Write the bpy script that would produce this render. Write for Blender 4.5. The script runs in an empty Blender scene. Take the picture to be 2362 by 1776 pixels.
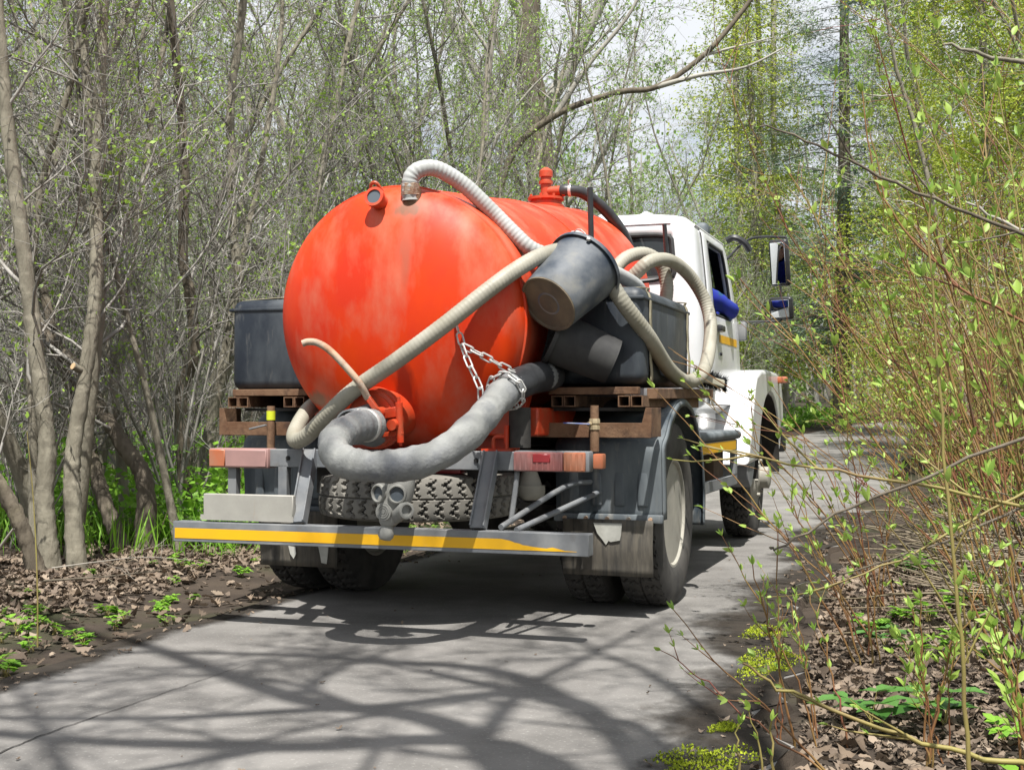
import bpy, bmesh, math, random
import numpy as np
from mathutils import Vector, Matrix, Quaternion

SC = bpy.context.scene
COL = SC.collection
R = math.radians

# ------------------------------------------------------------------ camera
cam_d = bpy.data.cameras.new('camera')
cam = bpy.data.objects.new('camera', cam_d)
COL.objects.link(cam)
cam.location = (0, 0, 0.98)
cam.rotation_euler = (R(90 + 1.2), 0, 0)
cam_d.sensor_width = 36
cam_d.lens = 45.31
cam_d.clip_start = 0.05
cam_d.clip_end = 2000
SC.camera = cam

# ------------------------------------------------------------------ sun + sky
TO_SUN = Vector((0.03, -0.48, 1.0)).normalized()
sun_d = bpy.data.lights.new('sun', 'SUN')
sun_d.energy = 5.0
sun_d.angle = R(0.55)
sun_d.color = (1.0, 0.965, 0.915)
sun = bpy.data.objects.new('sun', sun_d)
sun.rotation_euler = TO_SUN.to_track_quat('Z', 'Y').to_euler()
sun.location = TO_SUN * 60
COL.objects.link(sun)

w = bpy.data.worlds.new('World')
SC.world = w
w.use_nodes = True
nt = w.node_tree
nt.nodes.clear()
out = nt.nodes.new('ShaderNodeOutputWorld')
bg = nt.nodes.new('ShaderNodeBackground')
sky = nt.nodes.new('ShaderNodeTexSky')
sky.sky_type = 'NISHITA'
sky.sun_disc = False
sky.sun_elevation = math.asin(TO_SUN.z)
sky.sun_rotation = math.atan2(TO_SUN.x, TO_SUN.y) % (2 * math.pi)
sky.air_density = 1.0
sky.dust_density = 1.5
tc = nt.nodes.new('ShaderNodeTexCoord')
mp = nt.nodes.new('ShaderNodeMapping')
mp.inputs['Scale'].default_value = (1, 1, 2.2)
nz = nt.nodes.new('ShaderNodeTexNoise')
nz.inputs['Scale'].default_value = 2.6
nz.inputs['Detail'].default_value = 7
nz.inputs['Roughness'].default_value = 0.55
rp = nt.nodes.new('ShaderNodeValToRGB')
rp.color_ramp.elements[0].position = 0.32
rp.color_ramp.elements[1].position = 0.52
mx = nt.nodes.new('ShaderNodeMix')
mx.data_type = 'RGBA'
mx.inputs[7].default_value = (8.3, 8.6, 9.0, 1)
nt.links.new(tc.outputs['Generated'], mp.inputs['Vector'])
nt.links.new(mp.outputs[0], nz.inputs['Vector'])
nt.links.new(nz.outputs['Fac'], rp.inputs[0])
nt.links.new(rp.outputs[0], mx.inputs[0])
nt.links.new(sky.outputs[0], mx.inputs[6])
nt.links.new(mx.outputs[2], bg.inputs[0])
bg.inputs[1].default_value = 0.066
nt.links.new(bg.outputs[0], out.inputs[0])

vs = SC.view_settings
vs.view_transform = 'Standard'
vs.look = 'None'
vs.exposure = 0.75
vs.gamma = 1.0
SC.render.engine = 'CYCLES'
SC.cycles.use_denoising = True
SC.cycles.max_bounces = 5
SC.cycles.diffuse_bounces = 2
SC.cycles.glossy_bounces = 3
SC.cycles.transparent_max_bounces = 12
SC.cycles.caustics_reflective = False
SC.cycles.caustics_refractive = False

# ------------------------------------------------------------------ materials
MATS = {}

def mat(name, c1, c2=None, scale=4.0, rough=0.6, metal=0.0, bump=0.0, bscale=60.0, c3=None, s3=9.0, t3=(0.55, 0.7),
        stretch=(1, 1, 1), stretch3=(1, 1, 1), rough2=None, coat=0.0, trans=0.0, island=None, transl=0.0, spec=0.5, alpha=None, ramp=(0.35, 0.65), detail=6):
    m = bpy.data.materials.new(name)
    m.use_nodes = True
    n = m.node_tree
    b = n.nodes['Principled BSDF']
    b.inputs['Roughness'].default_value = rough
    b.inputs['Metallic'].default_value = metal
    b.inputs['Coat Weight'].default_value = coat
    b.inputs['Transmission Weight'].default_value = trans
    b.inputs['Specular IOR Level'].default_value = spec
    c1 = tuple(c1) + (1,)
    tcn = n.nodes.new('ShaderNodeTexCoord')

    def noise(sc, st, det=detail):
        mpn = n.nodes.new('ShaderNodeMapping')
        mpn.inputs['Scale'].default_value = st
        n.links.new(tcn.outputs['Object'], mpn.inputs[0])
        x = n.nodes.new('ShaderNodeTexNoise')
        x.inputs['Scale'].default_value = sc
        x.inputs['Detail'].default_value = det
        x.inputs['Roughness'].default_value = 0.6
        n.links.new(mpn.outputs[0], x.inputs['Vector'])
        return x.outputs['Fac']

    def ramp_(sock, a, bb):
        r = n.nodes.new('ShaderNodeMapRange')
        r.inputs['From Min'].default_value = a
        r.inputs['From Max'].default_value = bb
        n.links.new(sock, r.inputs['Value'])
        return r.outputs[0]

    def mixc(f, a, bb):
        k = n.nodes.new('ShaderNodeMix')
        k.data_type = 'RGBA'
        n.links.new(f, k.inputs[0])
        for i, s in ((6, a), (7, bb)):
            if hasattr(s, 'is_output'):
                n.links.new(s, k.inputs[i])
            else:
                k.inputs[i].default_value = s
        return k.outputs[2]
    cur = c1
    if c2 is not None:
        f = ramp_(noise(scale, stretch), *ramp)
        cur = mixc(f, c1, tuple(c2) + (1,))
        if rough2 is not None:
            k = n.nodes.new('ShaderNodeMapRange')
            k.inputs['To Min'].default_value = rough
            k.inputs['To Max'].default_value = rough2
            n.links.new(f, k.inputs['Value'])
            n.links.new(k.outputs[0], b.inputs['Roughness'])
    if c3 is not None:
        cur = mixc(ramp_(noise(s3, stretch3), *t3), cur, tuple(c3) + (1,))
    if island is not None:       # each leaf / stone its own tint
        g = n.nodes.new('ShaderNodeNewGeometry')
        cr = n.nodes.new('ShaderNodeValToRGB')
        cr.color_ramp.interpolation = 'LINEAR'
        els = cr.color_ramp.elements
        while len(els) < len(island):
            els.new(0.5)
        for i, c in enumerate(island):
            els[i].position = i / (len(island) - 1)
            els[i].color = tuple(c) + (1,)
        n.links.new(g.outputs['Random Per Island'], cr.inputs[0])
        cur = cr.outputs[0]
    if hasattr(cur, 'is_output'):
        n.links.new(cur, b.inputs['Base Color'])
    else:
        b.inputs['Base Color'].default_value = cur
    if bump:
        bp = n.nodes.new('ShaderNodeBump')
        bp.inputs['Strength'].default_value = bump
        bp.inputs['Distance'].default_value = 0.01
        n.links.new(noise(bscale, stretch), bp.inputs['Height'])
        n.links.new(bp.outputs[0], b.inputs['Normal'])
    if transl:
        t = n.nodes.new('ShaderNodeBsdfTranslucent')
        if hasattr(cur, 'is_output'):
            n.links.new(cur, t.inputs[0])
        else:
            t.inputs[0].default_value = cur
        ms = n.nodes.new('ShaderNodeMixShader')
        ms.inputs[0].default_value = transl
        n.links.new(b.outputs[0], ms.inputs[1])
        n.links.new(t.outputs[0], ms.inputs[2])
        n.links.new(ms.outputs[0], n.nodes['Material Output'].inputs[0])
    MATS[name] = m
    return m

def glass(name, tint, op=0.35):
    m = bpy.data.materials.new(name)
    m.use_nodes = True
    n = m.node_tree
    b = n.nodes['Principled BSDF']
    b.inputs['Base Color'].default_value = tint + (1,)
    b.inputs['Roughness'].default_value = 0.06
    tr = n.nodes.new('ShaderNodeBsdfTransparent')
    tr.inputs[0].default_value = (0.55, 0.6, 0.6, 1)
    ms = n.nodes.new('ShaderNodeMixShader')
    ms.inputs[0].default_value = op
    n.links.new(tr.outputs[0], ms.inputs[1])
    n.links.new(b.outputs[0], ms.inputs[2])
    n.links.new(ms.outputs[0], n.nodes['Material Output'].inputs[0])
    MATS[name] = m
    return m

mat('tank_paint', (0.68, 0.047, 0.001), (0.60, 0.028, 0.004), scale=3.4, rough=0.42, rough2=0.55, bump=0.08, bscale=6, spec=0.35,
    c3=(0.57, 0.15, 0.085), s3=2.6, t3=(0.47, 0.74), stretch3=(1.7, 1.7, 0.8), stretch=(1, 1, 0.7))
mat('red_metal', (0.55, 0.035, 0.004), (0.40, 0.075, 0.03), scale=14, rough=0.5, bump=0.1)
mat('white_paint', (0.70, 0.71, 0.72), (0.63, 0.64, 0.64), scale=3, rough=0.28, coat=0.3, c3=(0.5, 0.48, 0.44), s3=6, t3=(0.62, 0.9), stretch3=(1, 1, 0.5))
mat('cab_inside', (0.03, 0.03, 0.03), rough=0.9)
mat('black_plastic', (0.012, 0.017, 0.026), (0.055, 0.066, 0.075), scale=3.5, rough=0.42, rough2=0.7, c3=(0.16, 0.16, 0.15), s3=7, t3=(0.58, 0.9), stretch=(1.5, 1.5, 0.7), stretch3=(3, 3, 0.6), bump=0.05, bscale=9)
mat('black_rubber', (0.015, 0.015, 0.016), (0.04, 0.04, 0.038), scale=8, rough=0.7)
mat('black_steel', (0.012, 0.013, 0.014), (0.03, 0.03, 0.032), scale=10, rough=0.4)
mat('guard_plastic', (0.035, 0.048, 0.06), (0.15, 0.17, 0.18), scale=2.6, rough=0.45, rough2=0.75, c3=(0.27, 0.26, 0.23), s3=5, t3=(0.55, 0.85), stretch=(2, 2, 0.5), stretch3=(6, 6, 0.7))
mat('flap_rubber', (0.055, 0.05, 0.042), (0.13, 0.115, 0.09), scale=5, rough=0.55, rough2=0.8, c3=(0.02, 0.02, 0.02), s3=6, t3=(0.5, 0.75), stretch=(4, 4, 0.5), stretch3=(7, 7, 0.4), bump=0.1)
mat('pale_paint', (0.45, 0.45, 0.41), (0.36, 0.36, 0.32), scale=20, rough=0.8)
mat('grey_metal', (0.13, 0.142, 0.155), (0.22, 0.225, 0.225), scale=6, rough=0.5, rough2=0.7, c3=(0.13, 0.12, 0.11), s3=9, t3=(0.6, 0.8), bump=0.05)
mat('plate_metal', (0.36, 0.35, 0.31), (0.29, 0.28, 0.25), scale=8, rough=0.5, c3=(0.3, 0.2, 0.13), s3=4, t3=(0.66, 0.8), stretch3=(5, 5, 0.6))
mat('rust', (0.115, 0.055, 0.026), (0.19, 0.112, 0.062), scale=7, rough=0.85, c3=(0.06, 0.03, 0.017), s3=13, t3=(0.5, 0.68), bump=0.3, bscale=70)
mat('rust_dark', (0.07, 0.045, 0.03), (0.12, 0.08, 0.05), scale=7, rough=0.9, bump=0.2)
mat('rust_tube', (0.42, 0.27, 0.17), (0.35, 0.30, 0.24), scale=12, rough=0.7, c3=(0.25, 0.1, 0.04), s3=16, t3=(0.5, 0.7), bump=0.15)
mat('chassis', (0.018, 0.017, 0.016), (0.05, 0.046, 0.04), scale=9, rough=0.8)
mat('tyre', (0.024, 0.023, 0.022), (0.075, 0.07, 0.062), scale=5, rough=0.8, bump=0.1)
mat('tyre_dusty', (0.205, 0.193, 0.165), (0.135, 0.128, 0.113), scale=5, rough=0.9, bump=0.15, c3=(0.10, 0.095, 0.09), s3=7, t3=(0.62, 0.8))
mat('tread_groove', (0.015, 0.015, 0.014), rough=0.95)
mat('rim_dusty', (0.38, 0.36, 0.305), (0.28, 0.27, 0.23), scale=5, rough=0.7, c3=(0.2, 0.18, 0.15), s3=8, t3=(0.6, 0.85), bump=0.1)
mat('hose_ribbed', (0.335, 0.32, 0.262), (0.255, 0.24, 0.185), scale=6, rough=0.55, c3=(0.2, 0.175, 0.115), s3=12, t3=(0.6, 0.8))
mat('hose_grey', (0.40, 0.41, 0.40), (0.32, 0.325, 0.31), scale=7, rough=0.6, bump=0.1, bscale=25)
mat('hose_canvas', (0.255, 0.26, 0.245), (0.15, 0.155, 0.16), scale=5, rough=0.8, c3=(0.085, 0.095, 0.115), s3=7, t3=(0.52, 0.82), bump=0.6, bscale=34)
mat('hose_black', (0.02, 0.021, 0.023), (0.05, 0.052, 0.055), scale=9, rough=0.45, bump=0.2, bscale=20)
mat('rubber_grey', (0.29, 0.29, 0.265), (0.22, 0.22, 0.205), scale=8, rough=0.7)
mat('chain_steel', (0.62, 0.62, 0.60), (0.5, 0.49, 0.46), scale=30, rough=0.45, metal=0.4)
mat('yellow_tape', (0.78, 0.42, 0.004), (0.70, 0.38, 0.01), scale=5, rough=0.5, c3=(0.6, 0.42, 0.15), s3=6, t3=(0.62, 0.85))
mat('lamp_red', (0.30, 0.085, 0.075), (0.27, 0.13, 0.12), scale=7, rough=0.45, c3=(0.30, 0.22, 0.205), s3=5, t3=(0.5, 0.9))
mat('lamp_deep_red', (0.30, 0.03, 0.035), rough=0.3)
mat('lamp_orange', (0.45, 0.11, 0.035), (0.36, 0.16, 0.095), scale=7, rough=0.4)
mat('lamp_pink', (0.36, 0.21, 0.19), (0.30, 0.18, 0.165), scale=8, rough=0.5)
mat('webbing', (0.33, 0.30, 0.21), (0.24, 0.21, 0.14), scale=9, rough=0.9, bump=0.3)
mat('bucket', (0.035, 0.048, 0.068), (0.17, 0.18, 0.185), scale=5, rough=0.5, rough2=0.75, c3=(0.25, 0.235, 0.19), s3=7, t3=(0.52, 0.85))
mat('bucket_base', (0.20, 0.155, 0.095), (0.11, 0.09, 0.065), scale=7, rough=0.8)
mat('jacket_blue', (0.008, 0.02, 0.34), (0.010, 0.03, 0.2), scale=10, rough=0.85, c3=(0.005, 0.08, 0.09), s3=3, t3=(0.55, 0.6))
mat('skin', (0.5, 0.28, 0.2), rough=0.55)
mat('hair', (0.03, 0.02, 0.015), rough=0.7)
mat('bristle', (0.012, 0.016, 0.017), rough=0.9)
mat('brush_block', (0.46, 0.44, 0.34), (0.36, 0.34, 0.26), scale=10, rough=0.7)
mat('blue_handle', (0.02, 0.08, 0.42), (0.3, 0.32, 0.35), scale=25, rough=0.5, t3=(0.5, 0.6))
mat('brass', (0.45, 0.38, 0.24), (0.35, 0.28, 0.17), scale=15, rough=0.6, metal=0.3)
mat('hivis', (0.55, 0.62, 0.02), rough=0.7)
mat('mirror', (0.82, 0.84, 0.85), rough=0.02, metal=1.0)
glass('window_glass', (0.05, 0.06, 0.065), 0.6)
glass('port_glass', (0.10, 0.12, 0.14), 0.9)
mat('headlamp', (0.6, 0.62, 0.65), rough=0.1, metal=0.6)

mat('asphalt', (0.216, 0.207, 0.194), (0.136, 0.130, 0.122), scale=2.0, rough=0.93, spec=0.15, bump=0.35, bscale=260, c3=(0.31, 0.30, 0.28), s3=75, t3=(0.57, 0.74), detail=10)
mat('crack', (0.045, 0.042, 0.038), rough=1.0)
mat('soil', (0.042, 0.034, 0.028), (0.072, 0.057, 0.044), scale=3.0, rough=1.0, spec=0.1, bump=0.9, bscale=45, c3=(0.035, 0.05, 0.018), s3=0.6, t3=(0.5, 0.7))
mat('leaf_litter', (0.3, 0.2, 0.13), rough=0.85, spec=0.2, transl=0.12,
    island=[(0.06, 0.046, 0.035), (0.14, 0.104, 0.074), (0.24, 0.185, 0.134), (0.185, 0.145, 0.112), (0.095, 0.072, 0.053), (0.33, 0.265, 0.20)])
mat('green_leaf', (0.18, 0.33, 0.05), rough=0.5, transl=0.4,
    island=[(0.12, 0.25, 0.025), (0.20, 0.37, 0.05), (0.26, 0.42, 0.07), (0.15, 0.29, 0.03)])
mat('bud_leaf', (0.2, 0.34, 0.05), rough=0.5, transl=0.4,
    island=[(0.22, 0.38, 0.04), (0.31, 0.48, 0.06), (0.38, 0.52, 0.11), (0.25, 0.42, 0.05)])
mat('far_leaf', (0.26, 0.36, 0.10), rough=0.6, transl=0.4,
    island=[(0.18, 0.31, 0.06), (0.26, 0.41, 0.10), (0.32, 0.45, 0.16)])
mat('herb_leaf', (0.13, 0.3, 0.03), rough=0.5, transl=0.35,
    island=[(0.11, 0.28, 0.02), (0.19, 0.40, 0.03), (0.26, 0.48, 0.05), (0.15, 0.33, 0.03)])
mat('dark_leaf', (0.06, 0.16, 0.03), rough=0.45, transl=0.25,
    island=[(0.04, 0.12, 0.02), (0.07, 0.19, 0.03), (0.10, 0.24, 0.05)])
mat('needle', (0.05, 0.09, 0.03), rough=0.6, transl=0.2, island=[(0.07, 0.115, 0.08), (0.10, 0.16, 0.105), (0.14, 0.21, 0.125)])
mat('larch', (0.24, 0.30, 0.05), rough=0.6, transl=0.35, island=[(0.26, 0.35, 0.03), (0.38, 0.46, 0.04), (0.45, 0.50, 0.08)])
mat('bark', (0.265, 0.245, 0.19), (0.165, 0.15, 0.115), scale=7, rough=0.95, spec=0.15, bump=0.9, bscale=26, stretch=(1.6, 1.6, 0.5), c3=(0.36, 0.33, 0.26), s3=6, t3=(0.55, 0.75), stretch3=(1, 1, 2.5))
mat('bark_dark', (0.10, 0.085, 0.065), (0.17, 0.145, 0.11), scale=9, rough=0.95, spec=0.15, bump=1.0, bscale=24, stretch=(1.6, 1.6, 0.45), c3=(0.21, 0.185, 0.13), s3=5, t3=(0.52, 0.7))
mat('twig', (0.31, 0.295, 0.265), (0.165, 0.152, 0.13), scale=2.5, rough=0.9, spec=0.2, c3=(0.43, 0.415, 0.385), s3=4, t3=(0.5, 0.7))
mat('twig_far', (0.40, 0.385, 0.34), (0.28, 0.265, 0.23), scale=1.0, rough=0.9, spec=0.15)
mat('twig_pale', (0.36, 0.335, 0.29), (0.26, 0.235, 0.195), scale=4, rough=0.9)
mat('stem_red', (0.17, 0.045, 0.03), (0.26, 0.19, 0.05), scale=2.2, rough=0.55, c3=(0.09, 0.06, 0.045), s3=3, t3=(0.55, 0.75))
mat('stem_green', (0.26, 0.23, 0.06), (0.19, 0.13, 0.05), scale=3, rough=0.6)
mat('dry_stem', (0.36, 0.30, 0.21), (0.20, 0.16, 0.11), scale=3, rough=0.95, island=[(0.07, 0.058, 0.045), (0.17, 0.135, 0.095), (0.28, 0.235, 0.165), (0.12, 0.10, 0.06), (0.21, 0.17, 0.11)])
mat('moss', (0.20, 0.25, 0.015), rough=0.95, island=[(0.15, 0.20, 0.012), (0.28, 0.34, 0.012), (0.36, 0.42, 0.02)])
mat('cut_wood', (0.55, 0.40, 0.24), (0.45, 0.30, 0.16), scale=20, rough=0.9)

def stain(m, pt, r, fall, col):
    """rust and drips of their own round a fitting (fixed in the object's axes)"""
    n = m.node_tree
    b = n.nodes['Principled BSDF']
    src = b.inputs['Base Color'].links[0].from_socket
    tcn = n.nodes.new('ShaderNodeTexCoord')
    mpn = n.nodes.new('ShaderNodeMapping')
    mpn.vector_type = 'TEXTURE'
    mpn.inputs['Location'].default_value = pt
    mpn.inputs['Scale'].default_value = (r, r * 2.5, fall)
    n.links.new(tcn.outputs['Object'], mpn.inputs[0])
    ln = n.nodes.new('ShaderNodeVectorMath')
    ln.operation = 'LENGTH'
    n.links.new(mpn.outputs[0], ln.inputs[0])
    nz = n.nodes.new('ShaderNodeTexNoise')
    nz.inputs['Scale'].default_value = 26
    nz.inputs['Detail'].default_value = 5
    mp2 = n.nodes.new('ShaderNodeMapping')
    mp2.inputs['Scale'].default_value = (1, 1, 0.15)
    n.links.new(tcn.outputs['Object'], mp2.inputs[0])
    n.links.new(mp2.outputs[0], nz.inputs['Vector'])
    ad = n.nodes.new('ShaderNodeMath')
    ad.operation = 'ADD'
    n.links.new(ln.outputs['Value'], ad.inputs[0])
    n.links.new(nz.outputs['Fac'], ad.inputs[1])
    mr = n.nodes.new('ShaderNodeMapRange')
    mr.inputs['From Min'].default_value = 1.45
    mr.inputs['From Max'].default_value = 0.95
    mr.inputs['To Max'].default_value = 0.85
    n.links.new(ad.outputs[0], mr.inputs['Value'])
    k = n.nodes.new('ShaderNodeMix')
    k.data_type = 'RGBA'
    n.links.new(mr.outputs[0], k.inputs[0])
    n.links.new(src, k.inputs[6])
    k.inputs[7].default_value = col + (1,)
    n.links.new(k.outputs[2], b.inputs['Base Color'])
stain(MATS['tank_paint'], (0.112, -1.14, 1.89), 0.10, 0.06, (0.16, 0.10, 0.06))
stain(MATS['tank_paint'], (0.115, -1.2, 1.72), 0.05, 0.20, (0.42, 0.10, 0.055))
stain(MATS['tank_paint'], (0.09, -1.2, 1.08), 0.07, 0.18, (0.20, 0.012, 0.004))
stain(MATS['tank_paint'], (-0.40, -1.1, 1.04), 0.10, 0.05, (0.22, 0.13, 0.08))
stain(MATS['tank_paint'], (0.34, -1.2, 1.40), 0.05, 0.04, (0.05, 0.02, 0.015))

def dirt_mat(name, col, col2, lo, hi):
    """patchy film of earth: noise decides where it covers, fading towards one side of the strip (uv)"""
    m = mat(name, col, col2, scale=6, rough=1.0, spec=0.1, bump=0.8, bscale=60)
    n = m.node_tree
    b = n.nodes['Principled BSDF']
    at = n.nodes.new('ShaderNodeAttribute')
    at.attribute_name = 'cover'
    tcn = n.nodes.new('ShaderNodeTexCoord')
    nz = n.nodes.new('ShaderNodeTexNoise')
    nz.inputs['Scale'].default_value = 5
    nz.inputs['Detail'].default_value = 10
    nz.inputs['Roughness'].default_value = 0.72
    n.links.new(tcn.outputs['Object'], nz.inputs['Vector'])
    ad = n.nodes.new('ShaderNodeMath')
    ad.operation = 'ADD'
    n.links.new(at.outputs['Fac'], ad.inputs[0])
    n.links.new(nz.outputs['Fac'], ad.inputs[1])
    mr = n.nodes.new('ShaderNodeMapRange')
    mr.inputs['From Min'].default_value = lo
    mr.inputs['From Max'].default_value = hi
    n.links.new(ad.outputs[0], mr.inputs['Value'])
    n.links.new(mr.outputs[0], b.inputs['Alpha'])
    return m
dirt_mat('edge_dirt', (0.05, 0.042, 0.034), (0.032, 0.028, 0.024), 0.85, 1.25)

# ------------------------------------------------------------------ mesh helpers
def catmull(pts, sub):
    p = [Vector(q) for q in pts]
    if sub <= 1 or len(p) < 3:
        return p
    e = [p[0] * 2 - p[1]] + p + [p[-1] * 2 - p[-2]]
    o = []
    for i in range(1, len(e) - 2):
        a, b, c, d = e[i - 1:i + 3]
        for k in range(sub):
            t = k / sub
            o.append(0.5 * ((2 * b) + (c - a) * t + (2 * a - 5 * b + 4 * c - d) * t * t + (3 * b - a - 3 * c + d) * t ** 3))
    o.append(p[-1])
    return o

def perp(d):
    a = Vector((0, 0, 1)) if abs(d.z) < 0.9 else Vector((1, 0, 0))
    x = d.cross(a).normalized()
    return x, d.cross(x).normalized()

class MB:
    def __init__(s):
        s.v, s.f, s.m = [], [], []
        s.cur = 0

    def add(s, vs, fs):
        o = len(s.v)
        s.v += [tuple(q) for q in vs]
        for f in fs:
            s.f.append(tuple(i + o for i in f))
            s.m.append(s.cur)
        return s

    def box(s, lo, hi, rot=None, piv=None):
        c = (Vector(lo) + Vector(hi)) / 2
        h = (Vector(hi) - Vector(lo)) / 2
        vs = []
        for x in (-1, 1):
            for y in (-1, 1):
                for z in (-1, 1):
                    q = Vector((x * h.x, y * h.y, z * h.z))
                    vs.append((rot @ q if rot else q) + c)
        return s.add(vs, [(0, 1, 3, 2), (4, 6, 7, 5), (0, 4, 5, 1), (2, 3, 7, 6), (0, 2, 6, 4), (1, 5, 7, 3)])

    def rbox(s, lo, hi, r=0.02, seg=3, rot=None):
        bm = bmesh.new()
        bmesh.ops.create_cube(bm, size=1)
        d = Vector(hi) - Vector(lo)
        for q in bm.verts:
            q.co = Vector((q.co.x * d.x, q.co.y * d.y, q.co.z * d.z))
        bmesh.ops.bevel(bm, geom=bm.edges[:], offset=r, segments=seg, profile=0.5, affect='EDGES')
        c = (Vector(lo) + Vector(hi)) / 2
        bm.verts.index_update()
        s.add([(rot @ q.co if rot else q.co) + c for q in bm.verts], [[q.index for q in f.verts] for f in bm.faces])
        bm.free()
        return s

    def bar(s, a, b, wd, ht, up=(0, 0, 1)):
        a, b = Vector(a), Vector(b)
        d = (b - a).normalized()
        x = d.cross(Vector(up)).normalized() * wd / 2
        y = x.cross(d).normalized() * ht / 2
        vs = [a - x - y, a + x - y, a + x + y, a - x + y, b - x - y, b + x - y, b + x + y, b - x + y]
        return s.add(vs, [(3, 2, 1, 0), (4, 5, 6, 7), (0, 1, 5, 4), (1, 2, 6, 5), (2, 3, 7, 6), (3, 0, 4, 7)])

    def sqtube(s, a, b, wd, ht, t=0.006, up=(0, 0, 1)):
        a, b = Vector(a), Vector(b)
        d = (b - a).normalized()
        x = d.cross(Vector(up)).normalized()
        y = x.cross(d).normalized()
        vs = []
        for p in (a, b):
            for k in (0, t):
                for sx, sy in ((-1, -1), (1, -1), (1, 1), (-1, 1)):
                    vs.append(p + x * sx * (wd / 2 - k) + y * sy * (ht / 2 - k))
        fs = []
        for i in range(4):
            j = (i + 1) % 4
            fs += [(i, j, 8 + j, 8 + i), (4 + j, 4 + i, 12 + i, 12 + j), (i, 4 + i, 4 + j, j), (8 + j, 12 + j, 12 + i, 8 + i)]
        return s.add(vs, fs)

    def tube(s, pts, r, n=10, sub=1, caps=True, corr=None):
        p = catmull(pts, sub)
        m = len(p)
        rad = r if callable(r) else (lambda t: r)
        d0 = (p[1] - p[0]).normalized()
        x, y = perp(d0)
        vs = []
        dist = 0
        for i in range(m):
            d = (p[min(i + 1, m - 1)] - p[max(i - 1, 0)]).normalized()
            x = (x - d * x.dot(d)).normalized()
            y = d.cross(x)
            if i:
                dist += (p[i] - p[i - 1]).length
            rr = rad(i / (m - 1))
            if corr:
                rr *= 1 + corr[1] * math.cos(2 * math.pi * dist / corr[0])
            for k in range(n):
                a = 2 * math.pi * k / n
                vs.append(p[i] + x * (rr * math.cos(a)) + y * (rr * math.sin(a)))
        fs = []
        for i in range(m - 1):
            for k in range(n):
                kk = (k + 1) % n
                fs.append((i * n + k, i * n + kk, (i + 1) * n + kk, (i + 1) * n + k))
        if caps:
            fs.append(tuple(reversed(range(n))))
            fs.append(tuple((m - 1) * n + k for k in range(n)))
        return s.add(vs, fs)

    def cyl(s, a, b, r0, r1=None, n=16):
        r1 = r0 if r1 is None else r1
        return s.tube([a, b], lambda t: r0 + (r1 - r0) * t, n)

    def lathe(s, prof, org=(0, 0, 0), axis=(0, 0, 1), n=32, close=False, sx=1.0):
        org, d = Vector(org), Vector(axis).normalized()
        x, y = perp(d)
        m = len(prof)
        vs = []
        for r, t in prof:
            for k in range(n):
                a = 2 * math.pi * k / n
                vs.append(org + d * t + x * (r * math.cos(a)) + y * (r * sx * math.sin(a)))
        fs = []
        for i in range(m if close else m - 1):
            j = (i + 1) % m
            for k in range(n):
                kk = (k + 1) % n
                fs.append((i * n + k, i * n + kk, j * n + kk, j * n + k))
        if not close:
            fs.append(tuple(reversed(range(n))))
            fs.append(tuple((m - 1) * n + k for k in range(n)))
        return s.add(vs, fs)

    def prism(s, poly, axis, a, b):
        def P(q, t):
            return {'x': (t, q[0], q[1]), 'y': (q[0], t, q[1]), 'z': (q[0], q[1], t)}[axis]
        n = len(poly)
        vs = [P(q, a) for q in poly] + [P(q, b) for q in poly]
        fs = [tuple(range(n)), tuple(reversed(range(n, 2 * n)))]
        for i in range(n):
            j = (i + 1) % n
            fs.append((i, i + n, j + n, j))
        return s.add(vs, fs)

    def strip(s, A, B):
        n = len(A)
        return s.add(list(A) + list(B), [(i, i + 1, n + i + 1, n + i) for i in range(n - 1)])

    def torus(s, c, axis, Rr, r, n=24, m=8):
        c, d = Vector(c), Vector(axis).normalized()
        x, y = perp(d)
        vs, fs = [], []
        for i in range(n):
            a = 2 * math.pi * i / n
            e = x * math.cos(a) + y * math.sin(a)
            for k in range(m):
                b = 2 * math.pi * k / m
                vs.append(c + e * (Rr + r * math.cos(b)) + d * (r * math.sin(b)))
        for i in range(n):
            for k in range(m):
                fs.append((i * m + k, ((i + 1) % n) * m + k, ((i + 1) % n) * m + (k + 1) % m, i * m + (k + 1) % m))
        return s.add(vs, fs)

    def ball(s, c, r, n=12, sc=(1, 1, 1), rot=None):
        vs, fs = [], []
        h = n // 2
        for i in range(h + 1):
            a = math.pi * i / h
            for k in range(n):
                b = 2 * math.pi * k / n
                q = Vector((r * sc[0] * math.sin(a) * math.cos(b), r * sc[1] * math.sin(a) * math.sin(b), r * sc[2] * math.cos(a)))
                vs.append((rot @ q if rot else q) + Vector(c))
        for i in range(h):
            for k in range(n):
                kk = (k + 1) % n
                fs.append((i * n + k, (i + 1) * n + k, (i + 1) * n + kk, i * n + kk))
        return s.add(vs, fs)

    def mesh(s, name, mats, org=(0, 0, 0), angle=38, fixn=True):
        me = bpy.data.meshes.new(name)
        o = Vector(org)
        me.from_pydata([Vector(q) - o for q in s.v], [], s.f)
        for mm in ([mats] if isinstance(mats, str) else mats):
            me.materials.append(MATS[mm])
        if any(s.m):
            me.polygons.foreach_set('material_index', s.m)
        if fixn:
            bm = bmesh.new()
            bm.from_mesh(me)
            bmesh.ops.remove_doubles(bm, verts=bm.verts[:], dist=1e-5)
            bmesh.ops.recalc_face_normals(bm, faces=bm.faces[:])
            bm.to_mesh(me)
            bm.free()
        me.polygons.foreach_set('use_smooth', [True] * len(me.polygons))
        me.set_sharp_from_angle(angle=R(angle))
        me.update()
        return me

ORG = {}

def link(name, data, parent=None):
    o = bpy.data.objects.new(name, data)
    COL.objects.link(o)
    if parent is not None:
        o.parent = parent
    return o

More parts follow.
